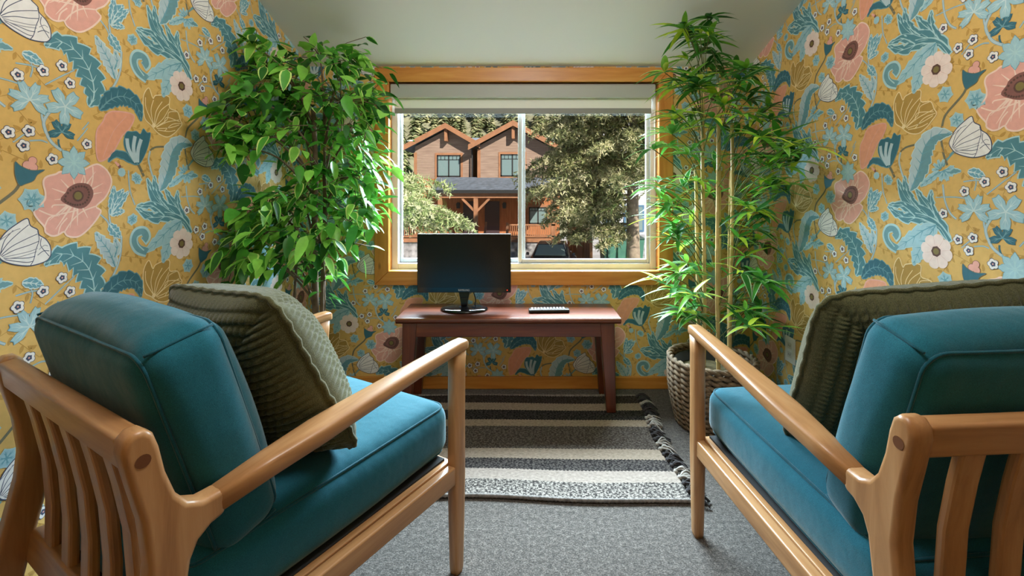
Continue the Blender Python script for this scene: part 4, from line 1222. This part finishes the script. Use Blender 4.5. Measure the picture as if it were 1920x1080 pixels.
# near spruces
def spruce(mbn, mbb, q, x0, y0, zs, trunk_z, rfun, nper, cols, afilter=None, needle=.11, dens=1.0):
    for z in zs:
        for i in range(nper):
            a = 2 * PI * (i + q.random()) / nper
            if afilter and not afilter(a, z): continue
            R_ = rfun(z) * q.uniform(.75, 1.12)
            d = Vector((math.cos(a), math.sin(a), 0)); zz = z + q.uniform(-.25, .25)
            P = [Vector((0, 0, zz)) + d * R_ * t + Vector((0, 0, R_ * (.10 * t - .34 * t * t + .10 * t ** 3))) for t in (0, .25, .5, .75, 1)]
            P = catmull(P, 4)
            mbb.tube(P, [.035 * (1 - .85 * k / (len(P) - 1)) for k in range(len(P))], 5)
            for k in range(3, len(P)):
                t = k / (len(P) - 1)
                for s_ in (-1, 1, 0):
                    for rep in range(2):
                        sd = Vector((-d.y, d.x, 0)) * s_ * q.uniform(.5, 1.0)
                        td = (d * q.uniform(.3, .8) + sd + Vector((0, 0, q.uniform(-.75, .15)))).normalized()
                        tl = R_ * q.uniform(.10, .22) * (1.15 - .5 * t)
                        b0 = P[k] + Vector((q.gauss(0, .03), q.gauss(0, .03), q.gauss(0, .04)))
                        nn = max(4, int(tl / .055 * dens))
                        c = q.choice(cols)
                        for m in range(nn):
                            e = b0 + td * tl * (m / nn) - Vector((0, 0, .25 * tl * (m / nn) ** 2))
                            for w in range(3):
                                nd = (td * .7 + rnd_dir(q) * 1.0).normalized() * needle * q.uniform(.7, 1.2)
                                sv = nd.cross(rnd_dir(q))
                                if sv.length < 1e-5: continue
                                sv = sv.normalized() * needle * .16
                                mbn.add([e - sv, e + sv, e + nd], [(0, 1, 2)], c)
q = random.Random(17)
TX, TY = X(690 + .398 * 1250, 16), 16.0
bt = thing('fir_tree', 'big grey green fir with a thick bare trunk, filling the right window pane', 'tree', (TX, TY, GZ))
needles, branches = MB(), MB()
cols = (srgb(160, 164, 118), srgb(188, 186, 146), srgb(134, 142, 100), srgb(206, 202, 168), srgb(108, 118, 84))
zs = [2.3 + .33 * k for k in range(22)]
spruce(needles, branches, q, TX, TY, zs, 0, lambda z: 3.6 * min(1, .50 + (z - 2.0) * .30) * (1 - max(0, z - 5.2) / 7.5), 11, cols, (lambda a, z: z > 4.5 or abs(a - PI) < .95), needle=.15, dens=.62)
needles.build('foliage', M_NEEDLE, bt, colname='tint'); branches.build('boughs', M_TRUNK, bt, smooth=True)
mb = MB(); mb.tube([(0, 0, -.05), (.01, 0, 1.2), (-.03, 0, 3), (.02, 0, 5.5), (0, 0, 9.8)], [.29, .235, .21, .16, .03], 14); mb.build('trunk', M_TRUNK, bt, smooth=True)
ls = thing('spruce_tree', 'pale green spruce whose boughs reach into the left edge of the window view', 'tree', (-3.95, 9.6, GZ))
needles, branches = MB(), MB()
cols = (srgb(200, 210, 166), srgb(172, 190, 134), srgb(220, 224, 190), srgb(138, 158, 108))
spruce(needles, branches, q, 0, 0, [3.3 + .17 * k for k in range(11)], 0, lambda z: 2.45 if z < 3.9 else max(.15, 2.45 * (1 - (z - 3.9) / .95)) if z < 4.7 else .35, 10, cols, needle=.10, dens=.9)
needles.build('foliage', M_NEEDLE, ls, colname='tint'); branches.build('boughs', M_TRUNK, ls, smooth=True)
mb = MB(); mb.tube([(0, 0, -.05), (0, 0, 5.4)], [.16, .02], 10); mb.build('trunk', M_TRUNK, ls, smooth=True)

# the brown house opposite
def siding(name, c0, c1, pitch, vertical=False, bumpd=.02):
    m, n, l, b = new_mat(name)
    tc = n.new('ShaderNodeTexCoord'); sp = n.new('ShaderNodeSeparateXYZ'); l.new(tc.outputs['Object'], sp.inputs[0])
    mu = n.new('ShaderNodeMath'); mu.operation = 'MULTIPLY'; mu.inputs[1].default_value = 1 / pitch; l.new(sp.outputs['X' if vertical else 'Z'], mu.inputs[0])
    fr = n.new('ShaderNodeMath'); fr.operation = 'FRACT'; l.new(mu.outputs[0], fr.inputs[0])
    t = n.new('ShaderNodeTexNoise'); t.inputs['Scale'].default_value = 3; t.inputs['Detail'].default_value = 5
    mp = n.new('ShaderNodeMapping'); mp.inputs['Scale'].default_value = (.4, 1, 4) if not vertical else (4, 1, .4)
    l.new(tc.outputs['Object'], mp.inputs[0]); l.new(mp.outputs[0], t.inputs['Vector'])
    r_ = ramp(n, [(.3, c0), (.7, c1)]); l.new(t.outputs['Fac'], r_.inputs['Fac']); l.new(r_.outputs[0], b.inputs['Base Color'])
    bp = n.new('ShaderNodeBump'); bp.inputs['Strength'].default_value = 1; bp.inputs['Distance'].default_value = bumpd
    l.new(fr.outputs[0], bp.inputs['Height']); l.new(bp.outputs[0], b.inputs['Normal']); b.inputs['Roughness'].default_value = .8
    return m
M_SIDE = siding('brown_lap_siding', srgb(142, 118, 106), srgb(170, 146, 132), .165)
M_CEDAR = siding('cedar_boards', srgb(158, 98, 60), srgb(188, 124, 82), .16, True, .012)
M_TIMBER = plain('orange_timber', srgb(158, 110, 80), .6, var=.18, vscale=3)
M_ROOF = plain('blue_grey_shingle', srgb(98, 108, 124), .8, var=.3, vscale=4, bump=.8, bscale=8)
M_DOORP = plain('plum_door', srgb(62, 44, 50), .5)
M_DFRAME = plain('black_frame', srgb(34, 36, 40), .5)
M_PANE, n_, l_, b_ = new_mat('house_glass'); b_.inputs['Base Color'].default_value = srgb(120, 142, 146); b_.inputs['Roughness'].default_value = .08; b_.inputs['Specular IOR Level'].default_value = .9
hs = thing('house', 'brown two gabled house with orange timber porch across the street', 'house', (0, HD, 0))
def gable(cL, cP, cR, ye, yp, wl, wr, y0, dep, zlow):
    """wall prism, roof slabs and rake boards; crop coordinates"""
    zL, zP, zR = hz(ye[0]), hz(yp), hz(ye[1]); xL, xP, xR = hx(cL), hx(cP), hx(cR)
    def zr(x): return zL + (zP - zL) * (x - xL) / (xP - xL) if x < xP else zP + (zR - zP) * (x - xP) / (xR - xP)
    th = .30
    mb = MB(); a, b = hx(wl), hx(wr)
    mb.prism([(a, zlow), (b, zlow), (b, zr(b) - th), (xP, zP - th), (a, zr(a) - th)], 'y', y0, y0 + dep); mb.build('gable_wall', M_SIDE, hs)
    for (xa, za, xb, zb) in ((xL, zL, xP, zP), (xP, zP, xR, zR)):
        mb = MB(); f, bk = y0 - .62, y0 + dep + .3
        mb.hexa([(xa, f, za - th * .6), (xb, f, zb - th * .6), (xb, bk, zb - th * .6), (xa, bk, za - th * .6)], [(xa, f, za), (xb, f, zb), (xb, bk, zb), (xa, bk, za)])
        mb.build('roof_slab', M_ROOF, hs)
        mb = MB(); mb.hexa([(xa, f - .06, za - th), (xb, f - .06, zb - th), (xb, f - .002, zb - th), (xa, f - .002, za - th)], [(xa, f - .06, za + .03), (xb, f - .06, zb + .03), (xb, f - .002, zb + .03), (xa, f - .002, za + .03)])
        mb.build('rake_board', M_TIMBER, hs)
    mb = MB(); mb.box(xP - .09, xP + .09, y0 - .5, y0 - .003, zP - th - .75, zP - th * .9); mb.build('gable_post', M_TIMBER, hs)
gable(165, 368, 530, (415, 402), 308, 215, 490, .35, 7.5, hz(565))
gable(478, 685, 892, (412, 412), 300, 522, 850, 0.0, 7.8, hz(565))
mb = MB(); mb.prism([(3.4, hz(385)), (5.9, hz(318)), (8.4, hz(385))], 'x', hx(150), hx(900)); mb.build('main_roof', plain('metal_roof', srgb(150, 164, 186), .5), hs)
mb = MB(); mb.box(hx(215), hx(905), .36, 7.6, GZ - HD * 0, hz(560)); mb.build('cedar_wall', M_CEDAR, hs)
mb = MB(); mb.tube([(hx(489), .12, hz(400)), (hx(489), .12, hz(562))], .05, 8); mb.build('downpipe', M_DFRAME, hs)
mb = MB(); mb.box(hx(515), hx(530), -.02, .2, hz(562), hz(425)); mb.build('corner_board', M_TIMBER, hs)
mb = MB(); mb.box(hx(210), hx(224), .32, .5, hz(562), hz(440)); mb.build('corner_board', M_TIMBER, hs)
def hwin(c0, c1, r0, r1, y, cols_=2, grid=True, trim=True):
    mb = MB(); x0, x1, z1, z0 = hx(c0), hx(c1), hz(r0), hz(r1); f = .075
    mb.box(x0, x0 + f, y - .05, y, z0, z1); mb.box(x1 - f, x1, y - .05, y, z0, z1); mb.box(x0, x1, y - .05, y, z0, z0 + f); mb.box(x0, x1, y - .05, y, z1 - f, z1)
    for k in range(1, cols_): 
        xm = x0 + (x1 - x0) * k / cols_; mb.box(xm - f / 2, xm + f / 2, y - .05, y, z0, z1)
    if grid:
        zg = z1 - (z1 - z0) * .22; mb.box(x0, x1, y - .045, y, zg - .02, zg + .02)
        for k in range(1, 6):
            xm = x0 + (x1 - x0) * k / 6; mb.box(xm - .015, xm + .015, y - .045, y, zg, z1)
    w = mb.build('house_window', M_DFRAME, hs)
    mb = MB(); mb.box(x0 + .03, x1 - .03, y - .03, y - .012, z0 + .03, z1 - .03); mb.build('pane', M_PANE, w)
    if trim:
        mb = MB(); t = .13
        for (a, b, c, d) in ((x0 - t, x0, z0 - t, z1 + t), (x1, x1 + t, z0 - t, z1 + t), (x0, x1, z0 - t, z0), (x0, x1, z1, z1 + t)): mb.box(a, b, y - .03, y + .001, c, d)
        mb.build('window_trim', M_TIMBER, w)
hwin(320, 433, 452, 556, .35); hwin(625, 736, 450, 555, 0.0)
hwin(232, 352, 706, 776, .36, 2, False); hwin(758, 846, 700, 780, .36, 2, True)
# porch
PD = 25.9; py = PD - HD
pzb, pzf = hz(558), hz(620, PD)
mb = MB(); mb.hexa([(hx(300, PD), py - .3, pzf - .12), (hx(905, PD), py - .3, pzf - .12), (hx(905), .1, pzb - .12), (hx(325), .1, pzb - .12)],
                   [(hx(300, PD), py - .3, pzf), (hx(905, PD), py - .3, pzf), (hx(905), .1, pzb), (hx(325), .1, pzb)]); mb.build('porch_roof', M_ROOF, hs)
mb = MB(); mb.box(hx(298, PD), hx(905, PD), py - .36, py - .301, pzf - .17, pzf + .02); mb.build('gutter', M_DFRAME, hs)
mb = MB(); mb.box(hx(302, PD), hx(900, PD), py - .12, py + .16, hz(656, PD), hz(626, PD)); mb.build('porch_beam', M_TIMBER, hs)
fl = hz(846, PD)
for c in (340, 508, 872):
    mb = MB(); xc = hx(c, PD); mb.box(xc - .12, xc + .12, py - .10, py + .14, fl, hz(654, PD)); mb.build('porch_post', M_TIMBER, hs)
for sg in (-1, 1):
    mb = MB(); xc = hx(508, PD); w_ = .09
    p0 = (xc + sg * .1, hz(716, PD)); p1 = (xc + sg * hx(0, PD) * 0 + sg * .80, hz(657, PD))
    mb.hexa([(p0[0], py - .07, p0[1] - w_), (p0[0], py + .10, p0[1] - w_), (p1[0], py + .10, p1[1] - w_), (p1[0], py - .07, p1[1] - w_)], [(p0[0], py - .07, p0[1] + w_), (p0[0], py + .10, p0[1] + w_), (p1[0], py + .10, p1[1] + w_), (p1[0], py - .07, p1[1] + w_)])
    mb.build('brace', M_TIMBER, hs)
mb = MB(); mb.box(hx(150, PD), hx(905, PD), py - .25, .4, fl - .2, fl); mb.build('porch_floor', M_TIMBER, hs)
mb = MB(); mb.box(hx(140, PD), hx(905, PD), py - .15, .5, GZ, fl - .2); mb.build('stone_base', plain('field_stone', srgb(150, 148, 152), .9, var=.5, vscale=3.5, bump=1, bscale=5), hs)
for c0, c1 in ((445, 500), (548, 618)):
    mb = MB(); mb.box(hx(c0), hx(c1), .28, .37, fl, hz(672)); dr = mb.build('house_door', M_DOORP, hs)
    mb = MB(); xk = hx(c1) - .1; mb.box(xk - .03, xk + .03, .22, .279, fl + .95, fl + 1.1); mb.build('door_handle', M_DFRAME, dr)
for c in (422, 641):
    mb = MB(); xc = hx(c); mb.prism([(xc - .09, hz(706)), (xc + .09, hz(706)), (xc + .12, hz(684)), (xc + .05, hz(677)), (xc - .05, hz(677)), (xc - .12, hz(684))], 'y', .14, .34); mb.build('wall_lantern', M_DFRAME, hs)
def railing(c0, c1):
    mb = MB(); a, b = hx(c0, PD), hx(c1, PD); z1 = hz(779, PD)
    mb.box(a, b, py - .1, py - .02, z1 - .09, z1); mb.box(a, b, py - .1, py - .02, fl + .08, fl + .15)
    k = a + .06
    while k < b: mb.box(k - .022, k + .022, py - .08, py - .04, fl + .1, z1 - .05); k += .115
    mb.build('railing', M_TIMBER, hs)
railing(150, 368); railing(656, 885)
for c in (368, 656):
    mb = MB(); xc = hx(c, PD); mb.box(xc - .07, xc + .07, py - .12, py + .02, fl, hz(772, PD)); mb.build('railing_post', M_TIMBER, hs)
SD = PD - 1.0
for k in range(6):
    mb = MB(); y_ = py - .25 - .28 * k; mb.box(hx(470, SD), hx(552, SD), y_ - .30, y_, GZ, fl - .16 * (k + 1) + .02); mb.build('step', plain('grey_step' + str(k), srgb(150, 152, 160), .9, var=.3, vscale=4), hs)
for c in (472, 551):
    mb = MB(); xc = hx(c, SD); ye, ys_ = py - .25 - 1.7, py - .25
    mb.hexa([(xc - .05, ye, fl - .9 + .75), (xc + .05, ye, fl - .9 + .75), (xc + .05, ys_, fl + .8), (xc - .05, ys_, fl + .8)], [(xc - .05, ye, fl - .9 + .9), (xc + .05, ye, fl - .9 + .9), (xc + .05, ys_, fl + .95), (xc - .05, ys_, fl + .95)])
    hr = mb.build('handrail', M_TIMBER, hs)
    mb = MB(); mb.box(xc - .05, xc + .05, ye, ye + .1, GZ, fl - .05); mb.build('newel', M_TIMBER, hr)

# neighbour's pale house and side fence
nb = thing('house', 'pale blue white neighbouring house glimpsed behind the fir trunk', 'house', (0, 40, 0))
ND = 40
mb = MB(); mb.box(hx(1095, ND), hx(1400, ND), 0, 7, GZ, Z(150, ND)); mb.build('wall', siding('pale_siding', srgb(206, 212, 224), srgb(226, 230, 238), .2), nb)
mb = MB(); mb.prism([(hx(1080, ND), Z(150, ND)), (hx(1420, ND), Z(150, ND)), (hx(1250, ND), Z(90, ND))], 'y', -.4, 7.4); mb.build('roof', M_ROOF, nb)
for c0, c1, r0, r1 in ((1205, 1300, 690, 815), (1120, 1165, 700, 780)):
    mb = MB(); mb.box(hx(c0, ND), hx(c1, ND), -.08, .0, hz(r1, ND), hz(r0, ND)); w = mb.build('window_frame', plain('blue_trim', srgb(70, 112, 150), .6), nb)
    mb = MB(); mb.box(hx(c0, ND) + .15, hx(c1, ND) - .15, -.10, -.081, hz(r1, ND) + .15, hz(r0, ND) - .15); mb.build('pane', M_PANE, w)
fn = thing('wooden_fence', 'brown board fence running away beside the driveway', 'fence', (0, 0, GZ))
M_FENCE = siding('fence_boards', srgb(128, 84, 56), srgb(160, 108, 74), .14, True)
A, B_ = Vector((hx(1050, 21), 21)), Vector((hx(948, 29), 29.5))
dd = (B_ - A); L_ = dd.length; dd.normalize(); nn_ = Vector((-dd.y, dd.x))
nbd = int(L_ / .15)
for k in range(5):
    p = A + dd * L_ * k / 4
    mb = MB(); mb.box(p.x - .07, p.x + .07, p.y - .07, p.y + .07, 0, 1.95); mb.build('fence_post', M_FENCE, fn)
for k in range(4):
    a = A + dd * (L_ * k / 4 + .09); b = A + dd * (L_ * (k + 1) / 4 - .09); mb = MB()
    m_ = 13
    for i in range(m_):
        p0 = a.lerp(b, i / m_); p1 = a.lerp(b, (i + .92) / m_); o = nn_ * .012
        mb.hexa([(p0.x - o.x, p0.y - o.y, .05), (p1.x - o.x, p1.y - o.y, .05), (p1.x + o.x, p1.y + o.y, .05), (p0.x + o.x, p0.y + o.y, .05)], [(p0.x - o.x, p0.y - o.y, 1.85), (p1.x - o.x, p1.y - o.y, 1.85), (p1.x + o.x, p1.y + o.y, 1.85), (p0.x + o.x, p0.y + o.y, 1.85)])
    mb.build('fence_panel', M_FENCE, fn)
# green bin
bd = 22.0
gb = thing('dumpster', 'green metal dumpster behind the foot of the fir trunk', 'dumpster', (hx(1205, bd), bd + .7, GZ))
M_GREEN = plain('green_paint', srgb(70, 122, 108), .5, var=.12, vscale=3)
w_ = (hx(1305, bd) - hx(1108, bd)) / 2; zt_ = hz(852, bd) - GZ
mb = MB(); mb.hexa([(-w_ + .1, -.6, .12), (w_ - .1, -.6, .12), (w_ - .1, .6, .12), (-w_ + .1, .6, .12)], [(-w_, -.7, zt_), (w_, -.7, zt_), (w_, .7, zt_), (-w_, .7, zt_)]); mb.build('body', M_GREEN, gb, bevel=.03)
mb = MB()
for k in range(4): xx = -w_ + .3 + k * (2 * w_ - .6) / 3; mb.box(xx - .05, xx + .05, -.76, -.62, .2, zt_ - .06)
mb.build('ribs', M_GREEN, gb)
mb = MB(); mb.hexa([(-w_ - .03, -.74, zt_), (w_ + .03, -.74, zt_), (w_ + .03, .74, zt_ + .0), (-w_ - .03, .74, zt_)], [(-w_ - .03, -.74, zt_ + .05), (w_ + .03, -.74, zt_ + .05), (w_ + .03, .74, zt_ + .13), (-w_ - .03, .74, zt_ + .13)]); mb.build('lid', plain('dark_green_lid', srgb(46, 78, 74), .5), gb, bevel=.02)
# parked car, nose towards us
cd = 20.0
car = thing('car', 'dark parked car below the window, nose towards the street', 'car', (X(690 + .398 * 852, cd), cd - .9, GZ), -.10)
M_CAR = plain('dark_car_paint', srgb(52, 58, 68), .22, metal=.4)
def carsec(y, hw, z0, z1):
    return [(-hw * .92, y, z0), (-hw, y, (z0 + z1) * .5), (-hw * .93, y, z1 - .05), (-hw * .80, y, z1), (hw * .80, y, z1), (hw * .93, y, z1 - .05), (hw, y, (z0 + z1) * .5), (hw * .92, y, z0)]
mb = MB(); S = [carsec(-.95, .72, .34, .62), carsec(-.80, .86, .24, .76), carsec(-.2, .91, .22, .86), carsec(.3, .92, .22, .93), (carsec(2.4, .92, .22, .95)), carsec(3.3, .88, .24, .95), carsec(3.5, .80, .34, .85)]
vs = [p for s in S for p in s]; k8 = 8
fs = [(i * k8 + k, i * k8 + (k + 1) % k8, (i + 1) * k8 + (k + 1) % k8, (i + 1) * k8 + k) for i in range(len(S) - 1) for k in range(k8)] + [tuple(range(7, -1, -1)), tuple(len(vs) - 8 + k for k in range(8))]
mb.add(vs, fs); o = mb.build('body', M_CAR, car, bevel=.03); merge(o)
mb = MB(); mb.hexa([(-.78, .25, .92), (.78, .25, .92), (.80, 3.1, .94), (-.80, 3.1, .94)], [(-.60, 1.0, 1.40), (.60, 1.0, 1.40), (.60, 2.5, 1.40), (-.60, 2.5, 1.40)]); mb.build('cabin', M_CAR, car, bevel=.05)
M_CGL, n_, l_, b_ = new_mat('car_glass'); b_.inputs['Base Color'].default_value = srgb(150, 170, 168); b_.inputs['Roughness'].default_value = .05; b_.inputs['Specular IOR Level'].default_value = .9
def slab(q, nm, m, par, t):
    q = [Vector(p) for p in q]; n_ = (q[1] - q[0]).cross(q[3] - q[0]).normalized() * t
    mb = MB(); mb.hexa(q, [p + n_ for p in q]); return mb.build(nm, m, par)
slab([(-.66, .335, .98), (.66, .335, .98), (.545, .945, 1.365), (-.545, .945, 1.365)], 'windshield', M_CGL, car, .018)
for sg in (-1, 1):
    q_ = [(sg * .775, .62, .975), (sg * .785, 2.85, .985), (sg * .625, 2.45, 1.355), (sg * .625, 1.12, 1.355)]
    if sg > 0: pass
    else: q_ = q_[::-1]
    slab(q_, 'side_glass', M_CGL, car, .014)
    mb = MB(); mb.prism([(sg * .66, .60), (sg * .82, .62), (sg * .84, .72), (sg * .62, .70)], 'y', -.93, -.78); mb.build('headlight', plain('lamp_lens', srgb(220, 224, 228), .15), car)
    mb = MB(); mb.prism([(sg * .93, .96), (sg * 1.06, .97), (sg * 1.05, 1.09), (sg * .94, 1.08)], 'y', .52, .66); mb.build('wing_mirror', M_CAR, car, bevel=.02)
    for y_ in (-.15, 2.6):
        mb = MB(); ring = []
        for (r0, x_) in ((.31, .74), (.31, .93), (.20, .945), (.0, .945)):
            ring.append([(sg * x_, y_ + math.cos(2 * PI * k / 20) * r0, .31 + math.sin(2 * PI * k / 20) * r0) for k in range(20)])
        mb.add([p for s in ring for p in s], [(i * 20 + k, i * 20 + (k + 1) % 20, (i + 1) * 20 + (k + 1) % 20, (i + 1) * 20 + k) for i in range(3) for k in range(20)]); mb.build('wheel', plain('tyre', srgb(28, 28, 30), .8), car)
